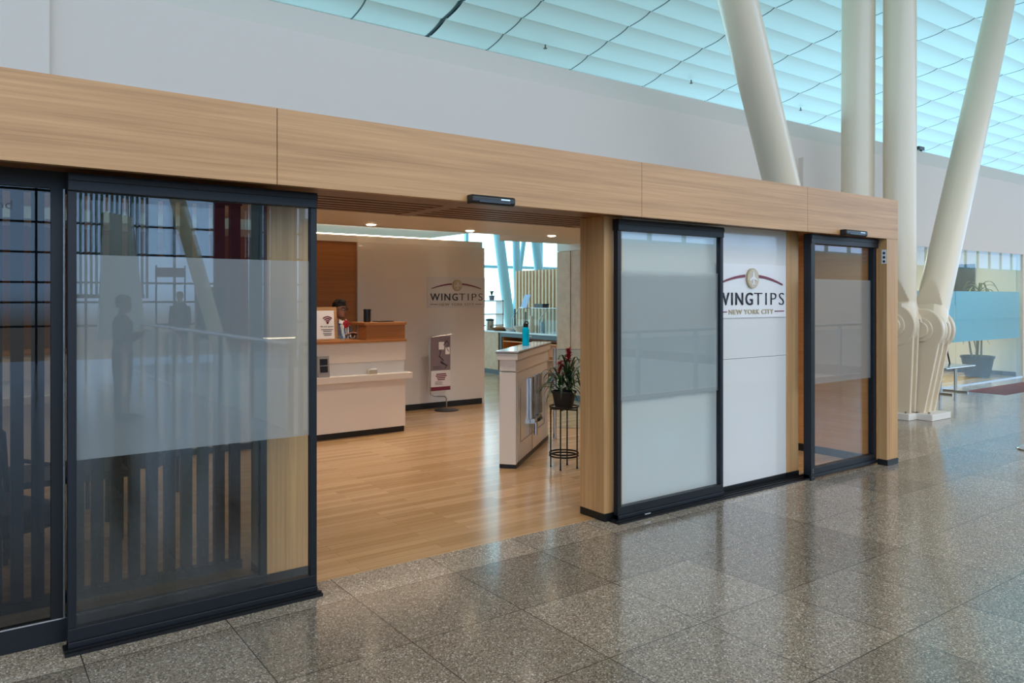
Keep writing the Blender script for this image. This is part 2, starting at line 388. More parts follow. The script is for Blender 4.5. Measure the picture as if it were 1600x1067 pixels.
# soffit plank behind the doors and slatted ceiling
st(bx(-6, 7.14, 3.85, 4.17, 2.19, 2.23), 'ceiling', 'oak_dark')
SL = MB()
for i in range(7):
    y = 4.20+i*.113; SL.box(-6, 7.14, y, y+.066, 2.205, 2.26)
for x in (-1.2, 1.3, 2.55, 4.15, 5.8): SL.box(x, x+.11, 4.17, 4.95, 2.203, 2.262)
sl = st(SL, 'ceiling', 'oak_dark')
st(bx(-6, 7.15, 4.17, 4.95, 2.30, 2.32), 'backing', 'black_base', sl)
st(bx(-6, 7.75, 4.95, 8.30, 2.45, 2.48).box(-6, 6.44, 8.30, 11.8, 2.62, 2.65).box(6.44, 7.75, 8.30, 9.15, 2.45, 2.48).box(-6, 6.44, 8.28, 8.30, 2.48, 2.65).box(6.42, 6.44, 8.30, 9.15, 2.45, 2.62), 'ceiling', 'ceiling_white')
st(bx(-6, 7.15, 4.93, 4.95, 2.26, 2.46), 'trim_2', 'ceiling_white')

# lounge walls
st(bx(-6.1, -6, 3.79, 21, 0, 2.49), 'wall_left', 'tan_wall')
wr = st(bx(7.14, 7.338, 3.84, 6.42, .0, 2.47), 'wall_right', 'oak_y')
st(bx(7.125, 7.142, 3.95, 6.4, 0, .075), 'baseboard_right', 'black_base')
w2 = st(bx(7.75, 7.9, 6.75, 9.44, 0, 2.345).box(7.9, 19, 9.3, 9.44, 0, 3.2), 'wall_right', 'oak_pale')
st(bx(7.744, 7.75, 9.10, 9.104, 0, 2.345), 'seam', 'seam', w2)
st(bx(7.735, 7.75, 6.75, 9.45, 0, .09), 'baseboard_right', 'black_base')
st(bx(7.75, 7.9, 6.75, 9.44, 2.35, 2.48), 'trim_3', 'white_paint')
mat('white_laminate', (226, 220, 212), .16, coat=.4)
wb = st(bx(4.372, 6.454, 9.6, 9.85, 0, 2.368), 'wall_back', 'white_laminate')
st(bx(4.372, 6.40, 9.585, 9.86, .0015, .085), 'baseboard_back', 'black_base')
st(bx(4.372, 6.43, 9.62, 9.85, 2.368, 2.458), 'cap', 'white_paint', wb)
wk = st(bx(-6, 4.37, 9.64, 9.85, 0, 2.368), 'wall_back', 'oak_deep')
st(bx(-6, 4.37, 9.62, 9.85, 2.368, 2.458), 'cap', 'white_paint', wk)
cv = thing('cove_light', 'long glowing cove light strip along the top of the reception back wall', 'light', (0, 9.66, 2.459))
bx(3.0, 5.9, -.02, .03, 0.001, .014).build('diffuser', 'cove_glow', cv); bx(3.0, 5.9, -.03, .04, 0, .001).build('channel', 'white_paint', cv)

# posts of the lounge front
def post(x0, x1, y0, y1, lab, z1=2.19):
    t = thing('oak_post', lab, 'post', ((x0+x1)/2, (y0+y1)/2, 0)); a = (x1-x0)/2; b = (y1-y0)/2
    bx(-a, a, -b, b, .055, z1).build('post_body', 'oak_z', t, .002)
    bx(-a, a, -b-.006, b, 0, .056).build('plinth', 'black_base', t)
    return t
post(1.375, 1.66, 4.235, 4.50, 'oak veneered post seen through the glass of the left sliding door')
post(3.72, 3.899, 4.00, 4.26, 'oak post at the right edge of the open entrance, black plinth')
post(5.9125, 6.088, 4.00, 4.26, 'narrow oak post between white sign panel and farthest glass door')
post(7.143, 7.344, 3.747, 3.84, 'oak end post at far right corner of the lounge front', 2.168)
# white sign panel wall section
wp = st(bx(3.901, 5.911, 4.005, 4.25, .055, 1.096).box(3.901, 5.911, 4.005, 4.25, 1.099, 2.19), 'wall_front', 'white_gloss')
st(bx(3.908, 5.905, 3.998, 4.25, 0.001, .054), 'baseboard_front', 'black_base')

# ---------------------------------------------------------------- glass doors
def slider(name, x0, x1, y, stile=.035, hz=(2.087, 2.168), rail=.105, zf=(.86, 1.80), gl='clear_glass', film=True, base=.018, hdepth=.03, ry=.022):
    t = thing(name, '', '', ((x0+x1)/2, y, 0), kind='structure'); w = (x1-x0)/2
    bx(-w, w, -hdepth, .03, hz[0], hz[1]).box(-w, w, -hdepth-.006, -hdepth, hz[0]+.045, hz[1]-.008).build('header', 'dark_metal', t, .003)
    bx(-w, w, -ry, ry, base, rail).box(-w, w, -ry-.012, ry, base, base+.03).build('bottom_rail', 'dark_metal', t, .003)
    for s in (-1, 1):
        a, b = sorted((s*w, s*(w-stile)))
        bx(a, b, -ry, ry, rail, hz[0]).build('stile', 'dark_metal', t, .003)
    bx(-w+stile, w-stile, -.004, .004, rail, hz[0]).build('glass_pane', gl, t)
    if film: bx(-w+stile, w-stile, .0045, .0055, zf[0], zf[1]).build('frosted_film', 'frost_film', t)
    return t
d1 = slider('door_1', .387, 1.556, 3.96)
bx(-.60, .60, -.07, .045, 0, .016).box(-.60, .60, -.05, -.04, .016, .024).build('floor_track', 'black_metal', d1)
d2 = slider('door_2', 3.79, 4.958, 3.955)
bx(-.62, 1.79, -.075, .035, 0, .012).box(-.62, 1.79, -.05, -.042, .012, .022).box(-.62, 1.79, -.012, -.004, .012, .022).box(-.62, 1.79, .015, .021, .012, .022).build('floor_track', 'black_metal', d2)
bx(-.36, -.30, -.0705, -.07, .028, .036).build('maker_plate', 'steel', d2)
d3 = slider('door_3', 6.02, 7.135, 3.875, .045, (2.082, 2.168), .10, (.835, 1.772), ry=.03, hdepth=.05)
bx(-.557, -.50, -.045, -.03, .0, 2.16).build('side_channel', 'black_metal', d3)
for z in (.02, .055, .075, .095): d3h = None
scr = MB()
for z in (.03, .07, .09, .10): scr.cyl((-.53, -.046, z), (-.53, -.0475, z), .004, n=8)
scr.build('screws', 'steel', d3)
# fixed smoked side light left of the entrance
f1 = thing('window_1', '', '', (0, 4.11, 0), kind='structure')
bx(-3, 1.335, -.02, .02, 2.11, 2.19).build('header', 'black_metal', f1)
bx(-3, 1.335, -.025, .02, .0, .112).build('bottom_rail', 'dark_metal', f1, .002)
bx(-3, 1.335, -.028, -.024, .108, .114).build('rail_trim', 'steel', f1)
bx(.335, .392, -.02, .02, .112, 2.11).build('stile', 'black_metal', f1); bx(1.30, 1.335, -.02, .02, .112, 2.11).build('stile', 'black_metal', f1)
bx(.383, .391, -.024, -.02, .112, 2.11).build('stile_seal', 'steel', f1)
bx(-3, .335, -.004, .004, .112, 2.11).build('glass_pane', 'smoked_glass', f1)
bx(.392, 1.30, -.004, .004, .112, 2.11).build('glass_pane', 'smoked_glass', f1)
tx = text('lettering', 'nd', 'slate', f1, .1275, .185, 2.005, .038, -.0045, 0, .0006)
# slatted screen behind the smoked glass
ss = thing('slatted_screen', 'dark vertical slat screen standing behind the smoked glass at left', 'screen', (-.6, 4.62, 0))
for i in range(34):
    x = -1.1+i*.0905; bx(x, x+.056, -.025, .025, .05, 2.15).build('slat', 'slat_dark', ss)
bx(-1.1, 1.95, -.03, .03, 0, .05).build('bottom_rail', 'black_metal', ss); bx(-1.1, 1.95, -.03, .03, 2.15, 2.2).build('top_rail', 'black_metal', ss)
# ---------------------------------------------------------------- far glazing of the airfield side and the street side
def glazing(name, x0, x1, y, z0, z1, dx, zs, m='white_paint', w=.05):
    t = thing(name, '', '', (0, y, 0), kind='structure'); b = MB(); x = x0
    while x <= x1+.01: b.box(x-w/2, x+w/2, -.06, .06, z0, z1); x += dx
    for z in zs: b.box(x0, x1, -.05, .05, z-w/2, z+w/2)
    b.build('mullions', m, t); return t
mat('pale_mullion', (150, 200, 212), .5)
glazing('window_2', -30, 75, 21, 0, 6.9, 3.1, (.05, 2.66, 4.9, 6.85), 'pale_mullion', .10)
glazing('window_3', -30, 8.2, -14, 0, 5.9, 1.05, (.9, 1.5, 2.0, 2.75, 3.5, 4.3, 5.1), 'black_metal', .05)
glazing('window_4', 8.2, 75, -14, 3.85, 5.9, 2.1, (3.9, 5.85), 'pale_mullion', .16)
st(bx(8.2, 75, -14.3, -13.8, 0, 3.85), 'wall_opposite', 'street_stone' if False else 'white_wall')
for (x0, x1, m), lb in zip(((5.6, 6.0, 'maroon'), (6.02, 6.5, 'maroon'), (6.55, 6.9, 'louver_grey'), (6.95, 7.1, 'maroon'), (7.15, 7.9, 'louver_grey')), ('maroon cladding panel of middling width at the end of the row', 'broad maroon cladding panel beside the grey one', 'narrow grey cladding panel between two maroon ones', 'thin maroon cladding strip between two grey panels', 'widest grey cladding panel by the street glazing')):
    tag(bx(x0, x1, -13.7, -13.6, 0, 5.3).build('cladding_panel', m), lb, 'panel')
lv = thing('louvre_screen', 'grey vertical louvre screen reflected at top left of the glass door', 'screen', (3.0, -13.4, 0))
for i in range(17): bx(-1.0+i*.115, -1.0+i*.115+.05, -.05, .05, 1.6, 5.6).build('louvre', 'louver_grey', lv)
bx(-1.0, .8, -.03, .03, 1.6, 1.7).build('rail', 'black_metal', lv)
bb = MB(); bb.prism([(-.65, 0), (.42, 0), (.12, 3.0), (-.5, 3.1)], -.12, .12)  # board added in place of a patch of sunlight
tag(bb.build('sunlit_patch_board', 'sign_white'), 'white tapering board added for a sunlit patch, reflected at upper left of glass door', 'light patch').location = (3.3, -12.8, .6)
rs = thing('red_sign', 'small red wayfinding sign on posts reflected in the left door', 'sign', (3.6, -9.4, 0))
bx(-.3, .3, -.02, .02, 2.05, 2.25).build('board', 'maroon', rs); bx(-.3, -.27, -.02, .02, 0, 2.3).build('pole', 'black_metal', rs); bx(.27, .3, -.02, .02, 0, 2.3).build('pole', 'black_metal', rs)
rt = thing('roof_strut', 'pale leaning strut rising from the atrium, reflected in the left door', 'column', (4.25, -8.0, -5))
MB().cyl((1.65, -.5, 0), (-1.1, -3.0, 12.3), .165, n=32).build('tube', 'cream_column', rt); MB().cyl((1.65, -.5, 0), (1.65, -.5, .3), .35, n=32).build('foot', 'cream_column', rt)
rk = thing('information_kiosk', 'dark framed information kiosk by the street glazing', 'kiosk', (5.35, -13.2, 0))
bx(-.35, .35, -.1, .1, .5, 1.9).build('cabinet', 'black_plastic', rk); bx(-.25, .25, .1, .11, .8, 1.7).build('screen', 'screen', rk)
for x in (-.3, .3): bx(x-.03, x+.03, -.05, .05, 0, .5).build('leg', 'black_metal', rk)
# railing around the atrium
def railing(p0, p1, lab, n):
    d = Vector((p1[0]-p0[0], p1[1]-p0[1], 0)); ln = d.length; t = thing('railing', lab, 'railing', (p0[0], p0[1], 0), math.atan2(d.y, d.x))
    MB().tube([(0, 0, 1.07), (ln, 0, 1.07)], .028, 12).build('handrail', 'steel', t)
    for i in range(n+1): bx(ln*i/n-.02, ln*i/n+.02, -.03, .03, 0, 1.06).build('baluster', 'steel', t)
    for i in range(n): bx(ln*i/n+.04, ln*(i+1)/n-.04, -.006, .006, .08, .98).build('glass_panel', 'thin_glass', t)
    bx(0, ln, -.02, .02, .0, .06).build('base_rail', 'steel', t)
railing((3.08, -.68), (3.0, -12.2), 'glass and steel railing along the walkway side of the atrium', 8)
railing((3.2, -.68), (17, -.68), 'glass and steel railing along the lounge side of the atrium', 10)
for i, (x, y, ln) in enumerate(((6.5, -11.6, 1.2), (8.6, -11.6, 1.0), (11.5, -11.6, 1.2), (14.3, -11.6, 1.2))):
    t = thing('linear_lamp', ['first','second','third','fourth'][i]+' linear lamp from the left on the far atrium edge', 'lamp', (x, y, .55), 0, 'linear lamps along the far atrium edge')
    bx(-ln/2, ln/2, .0, .03, 0, .03).build('diffuser', 'lamp_glow', t); bx(-ln/2-.02, ln/2+.02, -.03, 0, -.02, .05).build('housing', 'black_metal', t)
    bx(-.02, .02, -.03, 0, -.55, -.02).build('stem', 'black_metal', t)

# ---------------------------------------------------------------- roof struts
def strut(node, top_dir, base, lab, r=.205, wid=(.25, .21)):
    """node: pin position; top_dir: dx,dy per metre of height; base: foot on the floor"""
    nx, ny, nz = node; t = thing('roof_strut', lab, 'column', (base[0], base[1], 0), 0, 'tubular roof struts')
    b = Vector((base[0], base[1], 0)); nd = Vector(node)-b
    H = 2.0
    z = 9.0
    for _ in range(6):
        y = ny+top_dir[1]*(z-nz); z = roofz(y)-.05
    top = nd+Vector((top_dir[0]*(z-nz), top_dir[1]*(z-nz), z-nz))
    u = (top-nd).normalized()
    pin = Vector((-1, 0, 0)); side = pin.cross(u).normalized(); pp = (pin-u*pin.dot(u)).normalized()
    MB().cyl(nd+u*.80, top, r, n=40).build('tube', 'cream_column', t)
    # end of the tube: its cheek facing the lounge is planed back in a half-moon, then steps out to the knuckle
    rings = []; n_ = 56
    vs = []; K = 30
    for k in range(K+1):
        h = .80-.72*k/K; c = nd+u*h
        lim = r*1.02 if h > .66 else (r*(.45+.55*((h-.31)/.35)**.8) if h > .31 else r*.86)
        for q in range(n_):
            a = 2*PI*q/n_; x = math.cos(a)*r; y = math.sin(a)*r
            if h <= .31: y *= 1+.22*(1-max(0, h-.1)/.21)
            x = max(min(x, lim), -lim); vs.append(c+pp*x+side*y)
    sh = MB(); sh.add(vs, [(i*n_+q, i*n_+(q+1) % n_, (i+1)*n_+(q+1) % n_, (i+1)*n_+q) for i in range(K) for q in range(n_)], True)
    so = sh.build('tube_shoe', 'cream_column', t); so.data.set_sharp_from_angle(angle=.28)
    k = MB()
    for o, rr, w in ((-.19, .285, .055), (-.10, .27, .055), (.0, .27, .055), (.10, .285, .075)):
        k.cyl(nd+pin*o, nd+pin*(o+w), rr, n=48)
    k.cyl(nd-pin*.18, nd+pin*.16, .20, n=32)
    k.build('knuckle', 'cream_column', t, .014)
    MB().cyl(nd+pin*.17, nd+pin*.20, .16, n=32).cyl(nd+pin*.19, nd+pin*.225, .11, n=32).build('pin', 'cream_column', t, .008)
    # lower leg: three parallel tapering fins
    leg = MB()
    foot = Vector((0, 0, .08)); s2 = Vector((pin.y, -pin.x, 0))
    for o, w, a0, a1 in ((-.03, .045, wid[0], wid[1]), (-.17, .035, wid[0], wid[1]), (.115, .045, wid[0]*1.04, wid[1]*1.04)):
        vs = []
        for c, hw in ((nd+Vector((0, 0, -.02)), a0), (foot, a1)):
            for q, ww in ((-1, 0), (1, 0), (1, 1), (-1, 1)):
                vs.append(c+s2*(q*hw)+pin*(o+ww*w))
        leg.add(vs, [(0, 1, 2, 3), (7, 6, 5, 4), (0, 4, 5, 1), (1, 5, 6, 2), (2, 6, 7, 3), (3, 7, 4, 0)])
    leg.build('leg_fins', 'cream_column', t, .004)
    cw = MB()
    vs = []
    for c, hw in ((nd+Vector((0, 0, -.1)), wid[0]*.8), (foot, wid[1]*.8)):
        for q, ww in ((-1, -.14), (1, -.14), (1, .14), (-1, .14)): vs.append(c+s2*(q*hw*.8)+pin*ww)
    cw.add(vs, [(0, 1, 2, 3), (7, 6, 5, 4), (0, 4, 5, 1), (1, 5, 6, 2), (2, 6, 7, 3), (3, 7, 4, 0)]); cw.build('leg_web', 'cream_column', t)
    fp = MB(); a = math.atan2(s2.y, s2.x)
    bx(-.26, .26, -.26, .26, 0, .085, rz=a).build('foot_plate', 'white_paint', t, .008)
    for q in (-1, 1): MB().cyl(s2*.19*q+pin*.20+Vector((0, 0, .085)), s2*.19*q+pin*.20+Vector((0, 0, .11)), .016, n=6, smooth=False).build('anchor_bolt', 'steel', t)
    return t
strut((9.01, 5.67, 1.25), (-.645, -.147), (9.02, 5.7), 'white roof strut leaning left, leftmost of the four')
strut((10.05, 5.69, 1.25), (-.01, -.01), (9.95, 5.75), 'upright white roof strut second from left', .215)
strut((10.255, 5.205, 1.24), (.0, .0), (10.25, 5.21), 'upright white roof strut beside the right-leaning one')
strut((10.52, 4.97, 1.18), (.600, .062), (10.45, 5.01), 'white roof strut leaning right, rightmost of the four', .205, (.24, .10))

# ---------------------------------------------------------------- storefront to the right
sf = thing('window_5', '', '', (0, 6.4, 0), kind='structure')
bx(11.0, 14.6, -.008, .008, .0, 2.49).build('glass_pane', 'shop_glass', sf); bx(14.615, 17.5, -.008, .008, .0, 2.49).build('glass_pane', 'shop_glass', sf)
bx(11.0, 14.6, .009, .011, .80, 1.73).build('frosted_film', 'frost_skylit', sf); bx(14.615, 17.42, .009, .011, .80, 1.73).build('frosted_film', 'frost_skylit', sf)
bx(11.0, 17.5, -.02, .02, 0, .02).build('sill', 'steel', sf)
st(bx(7.9, 11.0, 6.45, 6.6, 0, 2.49).box(17.52, 75, 6.38, 6.6, 0, 2.5), 'wall_front', 'tan_wall' if False else 'white_wall')
st(bx(17.5, 17.7, 6.5, 9.3, 0, 2.8), 'wall_side', 'cream_laminate')
st(bx(11, 17.7, 9.2, 9.3, 0, 2.8), 'wall_rear', 'cream_laminate')
st(bx(17.48, 17.5, 6.5, 9.2, 0, .09).box(11, 17.5, 9.18, 9.2, 0, .09), 'baseboard_side', 'black_base')
st(bx(10.9, 17.6, 6.75, 9.3, 2.78, 2.82), 'ceiling', 'ceiling_white')
st(bx(11, 17.5, 6.43, 9.2, -.2, .001), 'floor', 'street_stone')
tv = thing('wall_screen', 'dark wall-mounted screen inside the glass-fronted room at right', 'screen', (17.49, 7.6, 1.45))
bx(-.05, 0, -.32, .32, 0, .88).build('housing', 'black_plastic', tv); bx(-.053, -.05, -.30, .30, .02, .86).build('display', 'screen', tv)
ps = thing('poster_screen', 'purple lit poster display seen between the two right roof struts', 'poster', (13.7, 8.0, 0))
bx(-.35, .35, -.03, .03, .9, 2.1).build('housing', 'black_plastic', ps); bx(-.32, .32, -.034, -.03, .93, 2.07).build('display', 'purple_screen', ps)
lg = MB(); lg.lathe([(.001, 0), (.13, .0), (.13, .004)], (0, 0, 0), 20)
bx(-.12, .12, -.036, -.034, 1.6, 1.85).build('picture', 'sign_white', ps); bx(-.04, .04, -.02, .02, 0, .9).build('stand', 'black_plastic', ps)
# bench
bn = thing('metal_bench', 'perforated steel bench seat jutting out behind the roof struts', 'bench', (13.75, 6.05, 0))
bx(-.75, .30, -.22, .22, .43, .46).build('seat', 'steel', bn, .012)
for x in (-.5, .05): MB().cyl((x, 0, .02), (x, 0, .43), .025).box(x-.02, x+.02, -.2, .2, 0, .025).build('leg', 'steel', bn)
MB().tube([(-.7, .18, .46), (-.7, .26, .85), (.25, .26, .85), (.25, .18, .46)], .014).build('back_frame', 'black_metal', bn)

# potted plants
def blade(base, az, ln, rise, droop, w, n=9):
    """one arching strap leaf as a thin folded strip"""
    vs = []; fs = []; dx, dy = math.cos(az), math.sin(az); px, py = -dy, dx
    for i in range(n+1):
        f = i/n; r = ln*f*(1-.12*f); z = rise*math.sin(min(1, f*1.25)*PI/2)-droop*f**2.2
        ww = w*(math.sin(PI*min(1, .12+f*.88))**.6)*(1 if f < .97 else .25)
        c = (base[0]+dx*r, base[1]+dy*r, base[2]+z)
        vs += [(c[0]-px*ww, c[1]-py*ww, c[2]+ww*.35), c, (c[0]+px*ww, c[1]+py*ww, c[2]+ww*.35)]
        vs += [(a[0], a[1], a[2]-.0015) for a in vs[-3:]]
    for i in range(n):
        a = i*6; b = a+6
        fs += [(a, a+1, b+1, b), (a+1, a+2, b+2, b+1), (a+4, a+3, b+3, b+4), (a+5, a+4, b+4, b+5), (a, b, b+3, a+3), (a+2, a+5, b+5, b+2)]
    return vs, fs
def dup(o, parent, loc, rz=0, sc=1):
    c = o.copy(); COL.objects.link(c); c.parent = parent; c.location = loc; c.rotation_euler = (0, 0, rz); c.scale = (sc,)*3; return c
bp = thing('potted_bromeliad', 'bromeliad with two red blooms in black pot on wire stand', 'plant', (4.60, 5.50, .56))
MB().lathe([(.001, 0), (.075, 0), (.085, .02), (.112, .15), (.122, .152), (.122, .168), (.108, .168), (.104, .14), (.001, .14)]).build('pot', 'pot_black', bp)
MB().lathe([(.001, .138), (.103, .138), (.103, .146), (.001, .15)]).build('soil', 'soil', bp)
rnd = random.Random(3)
for ci, (cx, cy) in enumerate(((-.045, .0), (.05, -.01))):
    nl = 26
    for i in range(nl):
        az = i*2.4+rnd.uniform(-.2, .2); lo = i/nl
        v, f = blade((cx, cy, .15+.10*lo*(1+.6*ci)), az, rnd.uniform(.24, .36)*(1.0-.45*lo), .10+.09*lo+.07*ci, rnd.uniform(.14, .26)*(1-.5*lo), .013)
        MB().add(v, f, True).build('leaf', 'leaf', bp)
    sz = .30 if ci == 0 else .42
    MB().cyl((cx, cy, .14), (cx, cy, sz+.05), .010, n=8).build('flower_stem', 'leaf', bp)
    fl = MB()
    for i in range(22):
        az = i*2.4; lo = i/22
        v, f = blade((cx, cy, sz+.085*lo), az, .075*(1-.45*lo), .03+.055*lo, .012, .010, 5); fl.add(v, f, True)
    fl.build('flower', 'bract', bp)
wsd = thing('plant_stand', 'tall black wire plant stand with ring shelf beside the entry gate', 'stand', (4.60, 5.50, 0))
for k in range(4):
    a = PI*(k/2+.2); p = [(math.cos(a)*.128, math.sin(a)*.128, 0), (math.cos(a)*.128, math.sin(a)*.128, .58)]
    MB().tube(p, .0065, 8).ball((p[0][0], p[0][1], .006), .010, n=8, m=5).build('leg', 'black_metal', wsd)
for z, nm in ((.12, 'lower_ring'), (.145, 'lower_ring'), (.58, 'top_ring')):
    MB().tube([(math.cos(2*PI*i/32)*.134, math.sin(2*PI*i/32)*.134, z) for i in range(32)], .008, 8, True).build(nm, 'black_metal', wsd)
MB().tube([(-.128*math.cos(PI*.2), -.128*math.sin(PI*.2), .55), (.128*math.cos(PI*.2), .128*math.sin(PI*.2), .55)], .006).tube([(.128*math.sin(PI*.2), -.128*math.cos(PI*.2), .55), (-.128*math.sin(PI*.2), .128*math.cos(PI*.2), .55)], .006).build('cross_bar', 'black_metal', wsd)

dp = thing('potted_dracaena', 'tall strap-leaved plant in black tub behind the storefront glass', 'plant', (16.75, 6.92, 0))
MB().lathe([(.001, 0), (.20, 0), (.225, .03), (.29, .38), (.31, .385), (.31, .43), (.28, .43), (.27, .37), (.001, .37)], n=32).build('tub', 'pot_black', dp)
MB().lathe([(.001, .365), (.27, .365), (.27, .385), (.001, .39)]).build('soil', 'soil', dp)
rnd = random.Random(5)
for (sx, sy, hz_, lx, ly) in ((-.05, 0, 1.75, .12, 0), (.06, .03, 1.55, .22, .02), (.0, -.07, 1.2, -.1, -.05), (-.1, .05, .95, -.22, 0)):
    MB().tube([(sx, sy, .37), (sx+lx*.4, sy+ly*.4, hz_*.55), (sx+lx, sy+ly, hz_)], [.022, .019, .014]).build('stem', 'leaf_dry', dp)
    for i in range(16):
        v, f = blade((sx+lx, sy+ly, hz_-.12+.012*i), i*2.4, rnd.uniform(.30, .46), .14+.008*i, rnd.uniform(.25, .42), .022)
        MB().add(v, f, True).build('leaf', 'leaf_pale', dp)

# ---------------------------------------------------------------- logo signs
def logo_sign(loc, lab, w=.98, h=.45):
    t = thing('logo_sign', lab, 'sign', loc); a = w/2
    bx(-a, a, -.012, 0, 0, h).build('panel', 'sign_white', t, .001)
    ar = MB(); n = 28; up = []; dn = []
    for i in range(n+1):
        f = -1+2*i/n; x = f*.43; z = h*(1-.215)-.072*h/.45*(abs(f)**2.0)*1.0
        th = .011*(1-.55*abs(f)**2)+.001; up.append((x, z+th)); dn.append((x, z-th*.9))
    for s_ in (-1, 1):
        ar = MB()
        for i in range(n):
            c_ = (up[i][0]+up[i+1][0])/2
            if abs(c_) < .085 or c_*s_ < 0: continue
            ar.prism([up[i], up[i+1], dn[i+1], dn[i]], -.020, -.012)
        ar.build('arc', 'maroon_paint', t)
    zc = h*(1-.265)
    MB().prism([(math.cos(2*PI*i/40)*.078, zc+math.sin(2*PI*i/40)*.084) for i in range(40)], -.030, -.012).build('emblem_disc', 'gold_letter', t)
    MB().prism([(math.cos(2*PI*i/40)*.070, zc+math.sin(2*PI*i/40)*.076) for i in range(40)], -.032, -.030).build('emblem_face', 'beige_badge', t)
    pl = [(0, .058), (.009, .048), (.010, .018), (.052, -.012), (.050, -.022), (.010, -.008), (.008, -.040), (.024, -.052), (.022, -.058), (0, -.050)]
    pl = pl + [(-x, z) for x, z in reversed(pl[1:-1])]
    MB().prism([(x, zc+z) for x, z in pl], -.037, -.032).build('aeroplane', 'sign_white', t)
    z0 = h*(1-.765)
    text('lettering', 'WING', 'ink', t, -.455, .012, z0, .105, -.012, .002, .008, 1.22)
    text('lettering', 'TIPS', 'ink', t, .035, .455, z0, .105, -.012, -.016, .006, 1.22)
    text('lettering', 'NEW YORK CITY', 'gold_letter', t, -.30, .30, h*(1-.935), .040, -.012, .0, .006, 1.1)
    for s in (-1, 1):
        b = sorted((s*.325, s*.455)); bx(b[0], b[1], -.017, -.012, h*.105, h*.105+.008).build('rule', 'maroon_paint', t)
    for x in (-a+.03, a-.03):
        for z in (.03, h-.03): pass
    return t
logo_sign((5.40, 4.004, 1.437), 'white logo sign on the front panel, its left edge hidden by the glass door')
logo_sign((5.952, 9.599, 1.46), 'white logo sign on the back wall behind the reception desk', 1.0, .45)

# motion sensors
def sensor(x0, x1, z0, z1, lab):
    t = thing('motion_sensor', lab, 'sensor', ((x0+x1)/2, 3.744, z0)); a = (x1-x0)/2; h = z1-z0
    MB().prismx([(0, 0), (-.05, 0), (-.065, .012), (-.065, h-.012), (-.055, h), (0, h)], -a, a).build('housing', 'black_plastic', t, .006)
    bx(-a*.7, a*.75, -.0665, -.065, .010, .022).build('lens', 'screen', t); bx(a*.3, a*.72, -.067, -.065, h*.55, h*.7).build('badge', 'steel', t)
    return t
sensor(2.392, 2.70, 2.152, 2.205, 'black motion sensor on the oak fascia over the open entrance')
sensor(6.33, 6.68, 2.160, 2.212, 'black motion sensor on the oak fascia over the farthest glass door')
dc = thing('door_sticker', 'small white plate with black pictograms on the end post', 'sticker', (7.1425, 3.775, 1.93))
bx(-.001, 0, -.024, .024, 0, .135).build('plate', 'sign_white', dc)
for z in (.022, .062, .102):
    MB().cyl((-.0012, 0, z), (-.002, 0, z), .013, n=12).build('pictogram', 'ink', dc)

sn = thing('barrier_post', 'chrome barrier post whose domed base just enters the right edge', 'barrier', (9.18, 3.22, 0))
MB().lathe([(.001, 0), (.17, 0), (.175, .012), (.12, .035), (.04, .05), (.001, .05)], n=40).build('base', 'chrome', sn)
MB().cyl((0, 0, .045), (0, 0, .98), .032).build('pole', 'chrome', sn); MB().cyl((0, 0, .88), (0, 0, .98), .038).build('belt_housing', 'black_plastic', sn)

# ---------------------------------------------------------------- reception desk
dk = thing('reception_desk', 'long white reception desk with oak top and black plinth', 'desk', (2.0, 8.5, 0))
D0 = -5.5; D1 = 2.32   # local x range; world right end 4.32
bx(D0, D1-.01, -.355, .10, .003, .07).build('plinth', 'black_base', dk)
bx(D0, D1, -.37, .10, .07, .64).build('lower_panel', 'cream_laminate', dk, .003)
bx(D0, D1+.055, -.455, .0, .642, .716).build('bag_ledge', 'cream_laminate', dk, .004)
bx(D0, D1-.004, -.345, .09, .716, .86).build('recess_panel', 'white_paint', dk)
bx(D0, D1, -.37, .10, .86, 1.083).build('upper_panel', 'cream_laminate', dk, .003)
bx(D0, D1+.012, -.385, .11, 1.083, 1.112).build('counter_top', 'oak_deep', dk, .002)
bx(D1-.505, D1, -.36, -.13, 1.112, 1.285).build('transaction_box', 'oak_deep', dk)
bx(D1-.54, D1+.012, -.38, .03, 1.285, 1.315).build('transaction_shelf', 'oak_deep', dk, .002)
# items on the desk
def card_reader(loc):
    t = thing('card_reader', 'grey card reader with two black displays on the desk ledge', 'card reader', loc)
    MB().prismx([(0, 0), (-.05, 0), (-.02, .24), (0, .24)], -.068, .068).build('case', 'reader_grey', t, .005)
    for z in (.055, .135):
        o = MB().prismx([(-.0495+z*.125, z), (-.0525+z*.125, z), (-.0525+z*.125+.0088, z+.07), (-.0495+z*.125+.0088, z+.07)], -.045, .045); o.build('display', 'ink', t)
    return t
card_reader((3.27, 8.11, .717))
bd = thing('badge_tray', 'small beige dispenser box on the reception desk ledge', 'box', (3.87, 8.10, .717))
bx(-.055, .055, -.03, .03, 0, .05).build('tray', 'beige_badge', bd, .004); bx(-.02, .05, -.03, .02, .05, .062).build('card', 'paper', bd)
wf = thing('wifi_notice', 'wifi notice card in a wooden holder on the reception counter', 'sign', (3.36, 8.26, 1.1135))
MB().prismx([(-.05, 0), (.08, 0), (.08, .02), (.045, .02), (.085, .385), (.07, .385), (.02, .02), (-.05, .02)], -.16, .165).build('holder', 'oak_x', wf)
cdm = MB().prismx([(-.004, .022), (-.001, .022), (.03, .345), (.027, .345)], -.18, .115); cdm.build('card', 'paper', wf)
tilt = math.atan2(.031, .323)
wl = bpy.data.objects.new('wifi_symbol', None)
wb_ = MB()
def onc(x, z, e=.0): return (x, -.0045+(z-.022)*.096-e, z)
